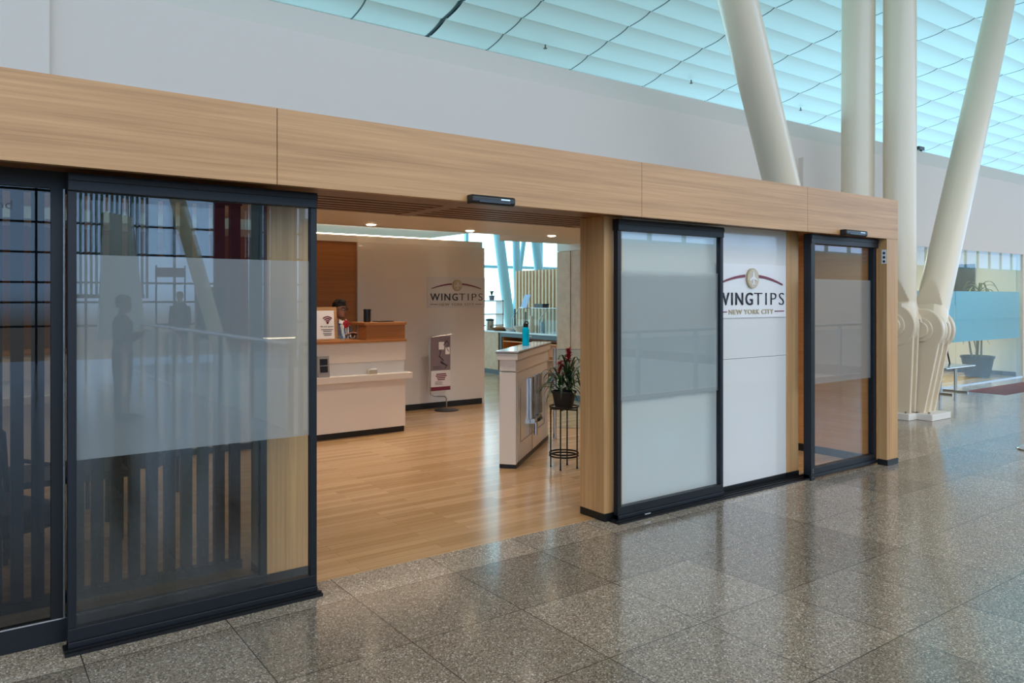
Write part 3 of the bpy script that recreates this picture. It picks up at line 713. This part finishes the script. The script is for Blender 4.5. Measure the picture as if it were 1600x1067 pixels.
def arc(m, cx, cz, r, th, a0=PI*.25, a1=PI*.75, n=10):
    for i in range(n):
        p = []
        for a in (a0+(a1-a0)*i/n, a0+(a1-a0)*(i+1)/n):
            for rr in (r, r+th): p.append((cx+math.cos(a)*rr, cz+math.sin(a)*rr))
        q = [p[0], p[1], p[3], p[2]]
        m.add([onc(x, z) for x, z in q]+[onc(x, z, .002) for x, z in q], [(0, 1, 2, 3), (7, 6, 5, 4), (0, 4, 5, 1), (1, 5, 6, 2), (2, 6, 7, 3), (3, 7, 4, 0)])
for r, th in ((.028, .012), (.055, .012), (.082, .012)): arc(wb_, .035, .20, r*.85, th)
arc(wb_, .035, .205, 0.0, .014, 0, 2*PI, 14)
wb_.build('wifi_symbol', 'maroon_paint', wf); bpy.data.objects.remove(wl)
te = text('lettering', 'Be our guest', 'ink', wf, -.05, .105, .152, .022, 0, .0, .001)
te.rotation_euler = (-math.atan(.096), 0, 0); te.location = (0, -.0066, .0)
bars = MB()
for z, a, b in ((.125, -.045, .10), (.106, -.02, .08), (.080, -.02, .08), (.062, -.01, .075)):
    bars.add([onc(a, z), onc(b, z), onc(b, z+.007), onc(a, z+.007), onc(a, z, .0015), onc(b, z, .0015), onc(b, z+.007, .0015), onc(a, z+.007, .0015)], [(0, 1, 2, 3), (7, 6, 5, 4), (0, 4, 5, 1), (1, 5, 6, 2), (2, 6, 7, 3), (3, 7, 4, 0)])
bars.build('text_lines', 'slate', wf)
tm = thing('tumbler', 'black travel tumbler standing on the oak transaction shelf', 'cup', (3.92, 8.34, 1.3155))
MB().lathe([(.001, 0), (.040, 0), (.043, .01), (.043, .135), (.001, .135)]).build('cup_body', 'black_plastic', tm)
MB().lathe([(.001, .135), (.046, .135), (.046, .152), (.030, .156), (.001, .156)]).build('lid', 'black_plastic', tm)
pn = thing('tablet', 'thin dark tablet lying on the oak transaction shelf', 'tablet', (4.12, 8.34, 1.3155)); bx(-.10, .12, -.07, .07, 0, .010).build('body', 'black_plastic', pn, .002); bx(-.09, .11, -.06, .06, .010, .011).build('screen', 'screen', pn)
hs = thing('sanitizer_bottle', 'clear hand sanitizer bottle beside the transaction box', 'bottle', (3.56, 8.22, 1.1135))
MB().lathe([(.001, 0), (.030, 0), (.032, .01), (.032, .10), (.012, .125), (.012, .14), (.001, .14)]).build('bottle_body', 'thin_glass', hs)
MB().cyl((0, 0, .14), (0, 0, .165), .012).box(-.035, .008, -.006, .006, .165, .175).build('pump', 'paper', hs)
oc = thing('office_chair', 'dark office chair with armrest tucked behind the desk end', 'chair', (4.30, 9.25, 0))
for k in range(5):
    a = 2*PI*k/5; MB().tube([(0, 0, .09), (math.cos(a)*.26, math.sin(a)*.26, .06)], [.022, .014]).ball((math.cos(a)*.26, math.sin(a)*.26, .028), .026, n=10, m=6).build('leg', 'black_plastic', oc)
MB().cyl((0, 0, .08), (0, 0, .45), .025).build('gas_column', 'black_metal', oc)
bx(-.23, .23, -.22, .22, .45, .53).build('seat', 'navy_chair', oc, .03); bx(-.21, .21, .20, .26, .60, 1.02).build('backrest', 'navy_chair', oc, .02)
bx(-.03, .03, .21, .25, .45, .62).build('back_post', 'black_plastic', oc)
for s in (-1, 1):
    MB().tube([(s*.22, 0, .50), (s*.27, 0, .62), (s*.26, 0, .78)], .014).box(s*.26-.03, s*.26+.03, -.13, .13, .78, .815).build('armrest', 'black_plastic', oc, .008)

# banner stand
bs = thing('banner_stand', 'grey and white banner on a curved pole stand by the back wall', 'banner stand', (5.60, 9.30, .0015))
MB().lathe([(.001, 0), (.17, 0), (.17, .008), (.02, .018), (.001, .018)], n=32).build('base_disc', 'black_metal', bs)
MB().tube([(0, 0, .01), (0, 0, .17), (-.03, 0, .205), (-.20, 0, .215), (-.255, 0, .24), (-.27, 0, .30), (-.285, 0, 1.0), (-.27, 0, 1.05)], .010).build('pole', 'steel', bs)
MB().tube([(-.27, 0, 1.05), (.10, 0, 1.083)], .008).build('top_arm', 'steel', bs)
bx(-.255, .062, -.003, .003, .575, 1.06).build('banner_upper', 'banner_grey', bs); bx(-.255, .062, -.003, .003, .345, .575).build('banner_lower', 'banner_white', bs)
bx(-.255, .062, -.004, .004, .29, .345).build('red_band', 'maroon_paint', bs)
fig = MB(); 
for pts in ([(0.0, 1.0), (.04, .95), (.0, .90), (.03, .84)], [(-.09, .86), (-.12, .78), (-.05, .72), (-.08, .67)], [(.0, .99), (-.05, .93)], [(-.10, .70), (.01, .64), (-.03, .60)]):
    fig.tube([(x, -.005, z) for x, z in pts], .012, 6, flat=.3)
fig.build('print_figures', 'ink', bs)
bx(-.13, -.04, -.0048, -.003, .87, .98, ).build('print_card', 'paper', bs); bx(-.02, .05, -.0048, -.003, .80, .90).build('print_card', 'paper', bs)
tb = MB()
for i, (a, b) in enumerate(((-.20, -.04), (-.21, -.03), (-.19, -.05), (-.18, -.06))): tb.box(a+.03, b+.03, -.0045, -.003, .515-i*.026, .531-i*.026)
tb.build('headline', 'maroon_paint', bs)
tb = MB()
for i in range(4): tb.box(-.19, -.08+.02*(i % 2), -.0045, -.003, .415-i*.014, .420-i*.014)
tb.box(-.22, -.10, -.0045, -.003, .625, .632).box(-.22, -.06, -.0045, -.003, .605, .612); tb.build('small_print', 'slate', bs)

# ---------------------------------------------------------------- entry gate cabinet
gt = thing('entry_gate', 'white entry gate cabinet with clear glass leaf beside the plant stand', 'gate', (4.20, 5.72, 0), math.radians(40))
Lg = 1.55
bx(0, Lg, .0, .16, .0015, .04).build('plinth', 'black_base', gt)
bx(0, .045, .0, .16, .04, .905).box(0, .045, .0, .16, .915, 1.02).build('end_panel', 'cream_laminate', gt, .002)
bx(.045, Lg, .012, .148, .04, .90).build('core_panel', 'cream_laminate', gt)
bx(.045, Lg, .0, .16, .90, 1.02).build('upper_panel', 'cream_laminate', gt, .002)
bx(-.02, Lg+.02, -.02, .18, 1.02, 1.085).build('cap', 'cream_laminate', gt, .003)
bx(-.028, Lg+.028, -.028, .188, 1.085, 1.092).build('top_edge', 'seam', gt); bx(-.03, Lg+.03, -.03, .19, 1.092, 1.106).build('glass_top', 'white_gloss', gt, .002)
bx(.07, Lg-.03, -.001, .012, .05, .80).build('access_panel', 'white_gloss', gt)
sm_ = MB()
for x in (.18, 1.30): sm_.box(x, x+.004, -.003, -.001, .22, .74)
sm_.box(.18, 1.30, -.003, -.001, .22, .224).box(.70, .706, -.003, -.001, .05, .8).box(.045, Lg, -.002, 0, .04, .048); sm_.build('panel_seams', 'seam', gt)
gm = MB()
for x, w in ((.55, .05), (.66, .05), (.86, .04), (1.0, .07)): gm.box(x, x+w, -.03, -.001, .38, .80)
gm.build('guide_rails', 'steel', gt, .004)
MB().box(.60, .95, -.05, -.003, .33, .38).cyl((.70, -.04, .20), (.70, -.04, .34), .022).build('hinge_block', 'steel', gt); MB().cyl((.78, -.05, .345), (.90, -.05, .345), .02).build('hinge_shaft', 'black_metal', gt)
lf = thing('glass_leaf', 'clear glass swing leaf with white edge strip behind the plant', 'gate leaf', (5.46, 6.72, 0), math.radians(-36))
bx(.05, .95, -.005, .005, .12, 1.02).build('pane', 'thin_glass', lf)
bx(.05, .95, -.007, .007, 1.012, 1.022).box(.05, .95, -.007, .007, .115, .125).build('edge_strip', 'steel', lf)
MB().cyl((.02, 0, .0015), (.02, 0, 1.03), .022).build('pivot_post', 'steel', lf)
wbt = thing('water_bottle', 'bright cyan water bottle with black cap on the entry gate', 'bottle', (4.20+math.cos(.698)*.80-math.sin(.698)*.09, 5.72+math.sin(.698)*.80+math.cos(.698)*.09, 1.1065))
MB().lathe([(.001, 0), (.033, 0), (.036, .008), (.036, .07), (.032, .085), (.036, .10), (.037, .165), (.030, .185), (.022, .195), (.001, .195)]).build('bottle_body', 'cyan_bottle', wbt)
MB().lathe([(.001, .195), (.028, .195), (.028, .215), (.020, .232), (.001, .232)]).tube([(.018, 0, .215), (.034, 0, .23), (.022, 0, .25), (-.01, 0, .246), (-.015, 0, .23)], .007).build('cap', 'black_plastic', wbt)
# downlights
for i, (x, lab) in enumerate(((3.80, 'round recessed downlight nearest the glass door, over the desk'), (5.145, 'middle round recessed downlight in the white lounge ceiling'), (6.46, 'round recessed downlight nearest the right entrance post'))):
    t = thing('downlight', lab, 'light', (x, 7.98, 2.45), 0, 'recessed downlights')
    MB().lathe([(.001, -.014), (.045, -.014), (.058, -.004), (.058, .0), (.001, .0)]).build('lens', 'lamp_glow', t)
    MB().lathe([(.056, -.005), (.078, -.005), (.078, .0), (.056, .0)]).build('trim_ring', 'white_paint', t)
    s = bpy.data.lights.new('lounge_spot', 'SPOT'); s.energy = 55; s.spot_size = 2.0; s.spot_blend = .7; s.color = (1, .89, .78); s.shadow_soft_size = .05
    so = bpy.data.objects.new('lounge_spot', s); so.location = (x, 7.98, 2.425); COL.objects.link(so)

# ---------------------------------------------------------------- food counter
fc = thing('food_counter', 'long buffet counter with white stone top and black front', 'counter', (9.1, 12.5, 0))
bx(.03, .75, -1.9, 2.6, .0015, .10).build('plinth', 'black_base', fc)
bx(0, .75, .52, 2.6, .10, .885).build('oak_cabinet', 'oak_pale', fc)
bx(.02, .75, -1.9, .50, .80, .885).box(.02, .75, -1.9, -1.45, .1, .8).box(.02, .75, .42, .50, .1, .8).box(.45, .75, -1.45, .42, .1, .8).build('black_front', 'food_black', fc)
bx(.04, .45, -1.4, .40, .70, .72).box(.04, .45, -1.4, .40, .40, .42).box(.43, .46, -1.4, .4, .1, .8).box(.04, .43, .395, .42, .1, .8).build('lit_shelves', 'shelf_lit', fc)
bx(-.03, .78, -1.95, 2.65, .885, .918).build('stone_top', 'stone_top', fc, .003)
for i, x in enumerate((-.3, -.25)): pass
MB().prismx([(-.62, .838), (-.35, .838), (-.35, .858), (-.62, .858)], .012, .019).build('front_lettering', 'beige_badge', fc)
sg = thing('sneeze_guard', 'glass sneeze guard cabinet standing on the buffet counter', 'display case', (9.32, 11.9, .9185))
for y0 in (-.95,  .0):
    MB().add([(0, y0, 0), (0, y0+.93, 0), (.0, y0+.93, .25), (0, y0, .25), (.2, y0+.93, .48), (.2, y0, .48)], [(0, 1, 2, 3), (3, 2, 4, 5)]).build('front_pane', 'thin_glass', sg)
bx(.2, .55, -.95, .93, .48, .486).build('top_pane', 'thin_glass', sg)
fr_ = MB()
for y in (-.95, 0, .93): fr_.tube([(0, y, 0), (0, y, .25), (.2, y, .48), (.55, y, .48), (.55, y, 0)], .010)
fr_.tube([(.2, -.95, .48), (.2, .93, .48)], .008); fr_.build('frame', 'steel', sg)
MB().tube([(-.02, .80, 0), (-.02, .80, .46)], .016).tube([(.12, .62, 0), (.12, .62, .40)], .014).build('lamp_post', 'black_metal', sg)
def lathe_item(name, lab, cat, y, prof, m, x=9.16, z=.9185, extra=None, group=None):
    t = thing(name, lab, cat, (x, y, z), 0, group); MB().lathe(prof).build('body', m, t)
    if extra:
        for nm, pr, mm in extra: MB().lathe(pr).build(nm, mm, t)
    return t
lathe_item('steel_urn', 'steel urn with black lid at the left end of the buffet', 'urn', 13.42, [(.001, 0), (.08, 0), (.085, .02), (.085, .20), (.001, .20)], 'steel', extra=[('lid', [(.001, .20), (.09, .20), (.09, .235), (.03, .25), (.001, .25)], 'black_plastic')])
lathe_item('bread_basket', 'shallow brown wicker basket beside the steel urn', 'basket', 13.05, [(.001, 0), (.12, 0), (.19, .055), (.17, .055), (.11, .015), (.001, .015)], 'wicker', extra=[('rolls', [(.001, .015), (.10, .015), (.14, .06), (.06, .09), (.001, .09)], 'bread')])
lathe_item('serving_bowl', 'white serving bowl beside the basket, left of the deeper bowl', 'bowl', 12.66, [(.001, 0), (.06, 0), (.13, .07), (.12, .07), (.05, .012), (.001, .012)], 'bowl')
lathe_item('serving_bowl', 'deep white bowl in the middle of the buffet counter', 'bowl', 12.30, [(.001, 0), (.07, 0), (.16, .12), (.15, .12), (.06, .012), (.001, .012)], 'bowl', x=9.13)
lathe_item('milk_carafe', 'slim cream carafe on the buffet left of the cyan bottle', 'carafe', 11.96, [(.001, 0), (.045, 0), (.05, .02), (.048, .22), (.025, .28), (.03, .33), (.001, .33)], 'cream_laminate')
lathe_item('serving_plate', 'white plate of pastries inside the right of the glass case', 'plate', 11.42, [(.001, 0), (.09, 0), (.15, .02), (.145, .024), (.09, .008), (.001, .008)], 'bowl', x=9.5, extra=[('pastries', [(.001, .01), (.09, .01), (.10, .05), (.04, .075), (.001, .075)], 'bread')])
lathe_item('glass_jar', 'tall glass jar inside the glass display case', 'jar', 12.1, [(.001, 0), (.06, 0), (.065, .01), (.065, .24), (.04, .27), (.001, .27)], 'thin_glass', x=9.55, extra=[('filling', [(.001, .005), (.055, .005), (.055, .2), (.001, .2)], 'banner_white')])
mh = thing('menu_card', 'tilted pale blue menu card on the glass case', 'card', (9.47, 12.62, 1.4065))
MB().add([(0, -.09, 0), (0, .12, 0), (.06, .05, .27), (.06, -.16, .27), (.006, -.09, 0), (.006, .12, 0), (.066, .05, .27), (.066, -.16, .27)], [(0, 1, 2, 3), (7, 6, 5, 4), (0, 4, 5, 1), (1, 5, 6, 2), (2, 6, 7, 3), (3, 7, 4, 0)]).build('card', 'pale_blue_card', mh)
kb = thing('storage_crate', 'small dark crate on top of the glass case', 'crate', (9.60, 12.22, 1.4065)); bx(-.08, .08, -.17, .12, 0, .075).build('crate_body', 'slate', kb, .004); bx(-.085, .085, -.175, .125, .06, .08).build('crate_rim', 'black_plastic', kb)
# slat partition and pale struts behind
sp_ = thing('slat_partition', 'tall pale vertical slat partition behind the buffet counter', 'partition', (10.2, 12.0, 0))
for i in range(32):
    y = -1.9+i*.12; bx(-.03, .03, y, y+.055, .0015, 2.22).build('slat', 'slat_beige', sp_)
bx(.03, .05, -1.9, 1.9, .0015, 2.20).build('backing', 'oak_pale', sp_)
def far_strut(p0, p1, r, lab):
    t = thing('roof_strut', lab, 'column', (p0[0], p0[1], 0)); z1 = p1[2]
    MB().cyl((0, 0, 0), (p1[0]-p0[0], p1[1]-p0[1], z1), r, n=20).build('tube', 'pale_mullion', t); MB().cyl((0, 0, 0), (0, 0, .1), r*1.5, n=20).build('foot', 'pale_mullion', t)
far_strut((14.2, 19.5, 0), (13.0, 19.4, 7.3), .17, 'pale leaning strut at the bright far windows, leftmost')
far_strut((14.45, 19.5, 0), (14.1, 19.4, 7.3), .12, 'thin pale strut just right of the leftmost far strut')
far_strut((15.6, 19.5, 0), (14.5, 19.4, 7.3), .15, 'pale leaning strut above the slat partition')
far_strut((14.2, 19.7, 0), (15.2, 19.4, 7.3), .08, 'slender pale strut leaning right at the far windows')
# planter on a far shelf
sh = thing('shelf_unit', 'white open shelf unit standing by the far windows', 'shelf', (10.75, 16.0, 0))
for z in (.9, 1.18, 1.52): bx(-.5, .5, -.15, .15, z, z+.03).build('shelf_board', 'sign_white', sh)
for x in (-.5, .46): bx(x, x+.04, -.15, .15, .0015, 1.55).build('upright', 'sign_white', sh)
fp = thing('shelf_plant', 'little potted plant on top of the far white shelf', 'plant', (10.98, 16.0, 1.551)); MB().lathe([(.001, 0), (.06, 0), (.08, .12), (.001, .12)]).build('pot', 'louver_grey', fp)
for i in range(9):
    v, f = blade((0, 0, .1), i*2.4, .10, .16, .05, .02, 5); MB().add(v, f, True).build('leaf', 'leaf', fp)
tb_ = thing('dining_table', 'white cafe table beyond the reception back wall', 'table', (9.2, 15.9, 0)); bx(-.5, .5, -.4, .4, .72, .75).build('tabletop', 'sign_white', tb_, .003); MB().cyl((0, 0, .02), (0, 0, .72), .04).lathe([(.001, 0.0015), (.25, .0015), (.25, .02), (.001, .02)]).build('pedestal', 'steel', tb_)

# lounge seating behind the smoked glass
def lounge_chair(loc, rz, lab):
    t = thing('lounge_chair', lab, 'chair', loc, rz)
    bx(-.28, .28, -.28, .25, .30, .44).build('seat', 'navy_chair', t, .03)
    MB().tube([(-.27, .24, .40), (-.28, .30, .78), (-.22, .31, .85), (.22, .31, .85), (.28, .30, .78), (.27, .24, .40)], .018).build('back_frame', 'black_metal', t)
    bx(-.24, .24, .26, .32, .45, .74).build('backrest', 'navy_chair', t, .02)
    for s in (-1, 1):
        MB().tube([(s*.28, .25, .40), (s*.31, .15, .62), (s*.31, -.22, .62), (s*.28, -.26, .40)], .014).build('armrest', 'black_metal', t)
        for y in (-.25, .22): MB().tube([(s*.25, y, 0.002), (s*.25, y, .31)], .016).build('leg', 'black_metal', t)
lounge_chair((.10, 5.15, 0), .5, 'dark lounge chair with round frame behind the smoked glass at left edge')
lounge_chair((1.1, 6.6, 0), 2.6, 'dark lounge chair deeper inside, behind the slat screen')
lt = thing('low_table', 'dark low table between the lounge chairs behind smoked glass', 'table', (.55, 5.85, 0)); bx(-.35, .35, -.3, .3, .42, .46).build('tabletop', 'black_plastic', lt, .004)
for x in (-.3, .3):
    for y in (-.25, .25): bx(x-.02, x+.02, y-.02, y+.02, .0015, .42).build('leg', 'black_metal', lt)

# ---------------------------------------------------------------- roof sprinklers, wall-top camera
def hang(x, y, lab):
    t = thing('ceiling_sprinkler', lab, 'sprinkler', (x, y, roofz(y)-.09)); MB().cyl((0, 0, 0), (0, 0, -.10), .018, n=8).build('pipe', 'slate', t); MB().cyl((0, 0, -.10), (0, 0, -.115), .06, .04, n=10).build('head', 'slate', t)
def on_roof(u, v):
    tt = (u-800)/1184; a = math.sin(YAW)+tt*math.cos(YAW); b = math.cos(YAW)-tt*math.sin(YAW); e = (466-v)/1184; d = 5
    while d < 60 and 1.6+e*d < roofz(b*d)-.1: d += .02
    return a*d, b*d
for (u, v), lab in zip(((852, 70), (1080, 125), (1251, 168)), ('tiny ceiling sprinkler in the left roof bays', 'tiny ceiling sprinkler just left of the left-leaning strut', 'tiny ceiling sprinkler just right of the left-leaning strut')):
    hang(*on_roof(u, v), lab)
ct = thing('security_camera', 'small dark camera on top of the white wall between two struts', 'camera', (13.95, 6.70, 4.225)); bx(-.13, .05, -.04, .04, .03, .09).build('housing', 'black_plastic', ct); MB().cyl((0, 0, 0), (0, 0, .04), .02).build('mount', 'black_plastic', ct)

# ---------------------------------------------------------------- people
def person(loc, rz, lab, pose='stand', skin='skin', top='vest', legs='trousers', height=1.6, hair='hair', female=True, detail=False):
    """body faces local -Y"""
    t = thing('person', lab, 'person', loc, rz); k = height/1.70; t.scale = (k,)*3
    b = MB()
    X = Vector((1, 0, 0)); Y_ = Vector((0, 1, 0))
    def ring(x, y, z, rx, ry): return ((x, y, z), (rx, 0, 0), (0, ry, 0))
    torso = [ring(0, 0, .80, .13, .09), ring(0, 0, .88, .165, .115), ring(0, .0, .98, .145, .10), ring(0, 0, 1.08, .13, .09), ring(0, -.005, 1.20, .15, .105), ring(0, 0, 1.32, .165, .10), ring(0, .01, 1.40, .13, .075), ring(0, .015, 1.44, .06, .055), ring(0, .0, 1.50, .048, .05)]
    b.loft(torso, 20)
    hx, hy, hz = 0, -.02, 1.60
    head = []
    for zz, rx, ry, oy in ((-.115, .030, .035, -.03), (-.10, .048, .058, -.025), (-.07, .060, .078, -.012), (-.035, .068, .088, -.003), (0, .073, .094, .003), (.04, .075, .098, .008), (.075, .068, .09, .010), (.10, .048, .065, .010), (.112, .02, .03, .01)):
        head.append(ring(hx, hy+oy, hz+zz, rx, ry))
    b.loft(head, 20)
    b.loft([((hx, hy-.086, hz+.015), (.008, 0, 0), (0, .006, 0)), ((hx, hy-.094, hz-.005), (.010, 0, 0), (0, .010, 0)), ((hx, hy-.100, hz-.028), (.015, 0, 0), (0, .013, 0)), ((hx, hy-.088, hz-.038), (.010, 0, 0), (0, .008, 0))], 10)
    for s in (-1, 1): b.ball((hx+s*.076, hy+.01, hz-.01), .010, .018, .030, 8, 6)
    b.ball((hx, hy-.082, hz-.062), .022, .010, .010, 10, 6)
    def limb(pts, rs, n=12): b.tube(pts, rs, n)
    # legs
    for s in (-1, 1):
        limb([(s*.085, 0, .88), (s*.09, 0, .70), (s*.095, -.005, .48), (s*.095, .01, .30), (s*.095, .01, .09)], [.085, .082, .058, .055, .038])
        limb([(s*.095, .04, .045), (s*.10, -.04, .04), (s*.105, -.12, .03), (s*.108, -.16, .025)], [.040, .042, .035, .022])
    # arms
    hands = []
    for s in (-1, 1):
        sh = Vector((s*.175, .01, 1.36))
        if pose == 'reach': el = Vector((s*.215, -.02, 1.12)); wr = Vector((s*.07, -.19, 1.245))
        elif pose == 'phone': el = Vector((s*.21, -.03, 1.08)); wr = Vector((s*.07, -.24, 1.20))
        else: el = Vector((s*.215, .02, 1.08)); wr = Vector((s*.22, -.05, .84))
        limb([tuple(sh), tuple((sh+el)/2), tuple(el), tuple((el+wr)/2), tuple(wr)], [.050, .046, .038, .034, .024])
        d = (wr-el).normalized(); side = d.cross(Vector((0, 0, 1))).normalized() if abs(d.z) < .9 else Vector((0, 1, 0))
        hands.append((wr, d, side, s))
    for wr, d, side, s in hands:
        nrm = side.cross(d).normalized(); palm = wr+d*.045
        b.loft([(wr, side*.022, nrm*.018), (palm, side*.038, nrm*.016), (wr+d*.085, side*.040, nrm*.013)], 12)
        for q, (o, ln) in enumerate(((-.030, .058), (-.010, .070), (.010, .074), (.030, .062))):
            p0 = wr+d*.080+side*o; curl = -nrm if nrm.z > 0 else nrm
            b.tube([tuple(p0), tuple(p0+d*ln*.45+curl*.006), tuple(p0+d*ln*.75+curl*.020), tuple(p0+d*ln*.88+curl*.036)], [.0095, .009, .008, .006], 8)
        th = wr+d*.025+side*(-s*.03)
        b.tube([tuple(th), tuple(th+d*.03+side*(-s*.022)), tuple(th+d*.055+side*(-s*.022))], [.012, .010, .008], 8)
    body = b.build('body', skin, t)
    rm = body.modifiers.new('remesh', 'REMESH'); rm.mode = 'VOXEL'; rm.voxel_size = .009 if detail else .016; rm.use_smooth_shade = True
    if detail: sm2 = body.modifiers.new('smooth', 'SMOOTH'); sm2.factor = .5; sm2.iterations = 2
    # trousers
    p = MB()
    for s in (-1, 1):
        p.tube([(s*.085, 0, .90), (s*.09, 0, .70), (s*.095, -.003, .48), (s*.095, .01, .30), (s*.095, .01, .07)], [.10, .098, .075, .070, .062], 14)
    p.loft([ring(0, 0, .80, .16, .10), ring(0, 0, .88, .185, .13), ring(0, 0, 1.0, .160, .115)], 20)
    po = p.build('trousers', legs, t); r2 = po.modifiers.new('remesh', 'REMESH'); r2.mode = 'VOXEL'; r2.voxel_size = .014; r2.use_smooth_shade = True
    # shoes
    for s in (-1, 1):
        MB().loft([((s*.095, .06, .035), (.036, 0, 0), (0, 0, .035)), ((s*.098, -.02, .045), (.044, 0, 0), (0, 0, .043)), ((s*.104, -.12, .032), (.044, 0, 0), (0, 0, .030)), ((s*.108, -.18, .024), (.025, 0, 0), (0, 0, .018))], 14).build('shoe', 'black_plastic', t)
    # top garment with sleeves
    c = MB(); c.loft([ring(0, 0, .93, .175, .125), ring(0, 0, 1.08, .152, .11), ring(0, -.005, 1.20, .17, .122), ring(0, 0, 1.32, .185, .115), ring(0, .012, 1.405, .15, .09), ring(0, .018, 1.445, .075, .065)], 22)
    for wr, d, side, s in hands:
        sh = Vector((s*.175, .01, 1.36)); el = wr-d*(.26 if pose != 'stand' else .25)
        el = Vector((s*.215, -.02, 1.12)) if pose == 'reach' else (Vector((s*.21, -.03, 1.08)) if pose == 'phone' else Vector((s*.215, .02, 1.08)))
        c.tube([tuple(sh), tuple((sh+el)/2), tuple(el), tuple((el+wr)/2), tuple(wr-d*.02)], [.062, .058, .050, .046, .036], 14)
    co = c.build('jacket', top, t); r3 = co.modifiers.new('remesh', 'REMESH'); r3.mode = 'VOXEL'; r3.voxel_size = .011; r3.use_smooth_shade = True
    # hair cap
    h = MB(); vs = []
    for zz, rx, ry, oy in ((-.05, .060, .05, .055), (-.02, .074, .07, .038), (.02, .080, .085, .030), (.055, .083, .102, .012), (.09, .076, .098, .010), (.118, .052, .07, .012), (.13, .02, .03, .012)):
        vs.append(ring(hx, hy+oy, hz+zz, rx, ry))
    h.loft(vs, 20)
    if detail: h.ball((hx, hy-.035, hz+.105), .062, .060, .040, 16, 8).ball((hx+.02, hy+.02, hz+.10), .07, .07, .05, 16, 8)
    ho = h.build('hair', hair, t); 
    if detail:
        # shirt front, collar, scarf bow, lanyard, spectacles, eyes, brows, lips
        MB().add([(-.055, -.128, 1.02), (.055, -.128, 1.02), (.060, -.130, 1.22), (.075, -.112, 1.38), (.05, -.085, 1.45), (-.05, -.085, 1.45), (-.075, -.112, 1.38), (-.060, -.130, 1.22)], [(0, 1, 2, 7), (7, 2, 3, 6), (6, 3, 4, 5)]).build('shirt_front', 'shirt', t).modifiers.new('solid', 'SOLIDIFY').thickness = .012
        for s in (-1, 1):
            MB().add([(s*.012, -.11, 1.425), (s*.062, -.07, 1.47), (s*.085, -.085, 1.415), (s*.05, -.125, 1.385)], [(0, 1, 2, 3)]).build('collar', 'shirt', t).modifiers.new('solid', 'SOLIDIFY').thickness = .008
        sc_ = MB(); sc_.ball((0, -.135, 1.405), .030, .022, .030, 12, 8)
        for k_ in range(7):
            a = 2*PI*k_/7; sc_.ball((math.cos(a)*.036, -.135, 1.405+math.sin(a)*.034), .024, .016, .022, 10, 6)
        sc_.build('scarf', 'scarf', t)
        MB().tube([(-.03, -.13, 1.37), (-.012, -.142, 1.25), (0, -.146, 1.12), (.012, -.142, 1.25), (.03, -.13, 1.37)], .004, 6).build('lanyard', 'ink', t)
        e = MB(); e2 = MB()
        for s in (-1, 1): e.ball((hx+s*.030, hy-.080, hz+.006), .011, .010, .009, 10, 6); e2.ball((hx+s*.030, hy-.089, hz+.004), .005, .004, .005, 8, 5)
        e.build('eyes', 'shirt', t); e2.build('irises', 'ink', t)
        br_ = MB()
        for s in (-1, 1): br_.tube([(hx+s*.012, hy-.092, hz+.026), (hx+s*.032, hy-.091, hz+.033), (hx+s*.052, hy-.076, hz+.026)], .0035, 6)
        br_.build('eyebrows', 'hair', t)
        MB().ball((hx, hy-.090, hz-.060), .020, .007, .007, 10, 6).build('lips', 'maroon', t)
        gs = MB()
        for s in (-1, 1):
            gs.tube([(hx+s*.034+math.cos(a)*.026, hy-.103+abs(math.cos(a)*s+1)*.004, hz+.004+math.sin(a)*.017) for a in [2*PI*q/16 for q in range(16)]], .003, 6, True)
            gs.tube([(hx+s*.060, hy-.098, hz+.008), (hx+s*.078, hy-.02, hz+.006), (hx+s*.080, hy+.03, hz-.002)], .0025, 6)
        gs.tube([(hx-.009, hy-.104, hz+.006), (hx+.009, hy-.104, hz+.006)], .003, 6)
        gs.build('spectacles', 'ink', t)
        cf = MB()
        for wr, d, side, s in hands: cf.cyl(wr-d*.035, wr-d*.005, .036, .034, n=14)
        cf.build('cuffs', 'shirt', t)
    return t
person((3.81, 8.93, 0), math.radians(24), 'person with short dark hair, glasses and red scarf behind the reception desk', 'reach', detail=True, height=1.55)
pp = thing('paper_sheet', 'white paper held in the hands behind the reception counter', 'paper', (3.95, 8.52, 1.1135)); bx(-.07, .07, -.05, .05, 0, .006, rz=.3).build('sheets', 'paper', pp)
person((1.72, -3.2, 0), math.radians(120), 'person in dark clothes looking at a phone, reflected in the left glass door', 'phone', top='cloth_grey', legs='cloth_dark', height=1.62)
person((4.55, -12.9, 0), math.radians(200), 'distant person in dark clothes reflected low in the left glass door', 'stand', top='cloth_dark', legs='cloth_dark', height=1.75)
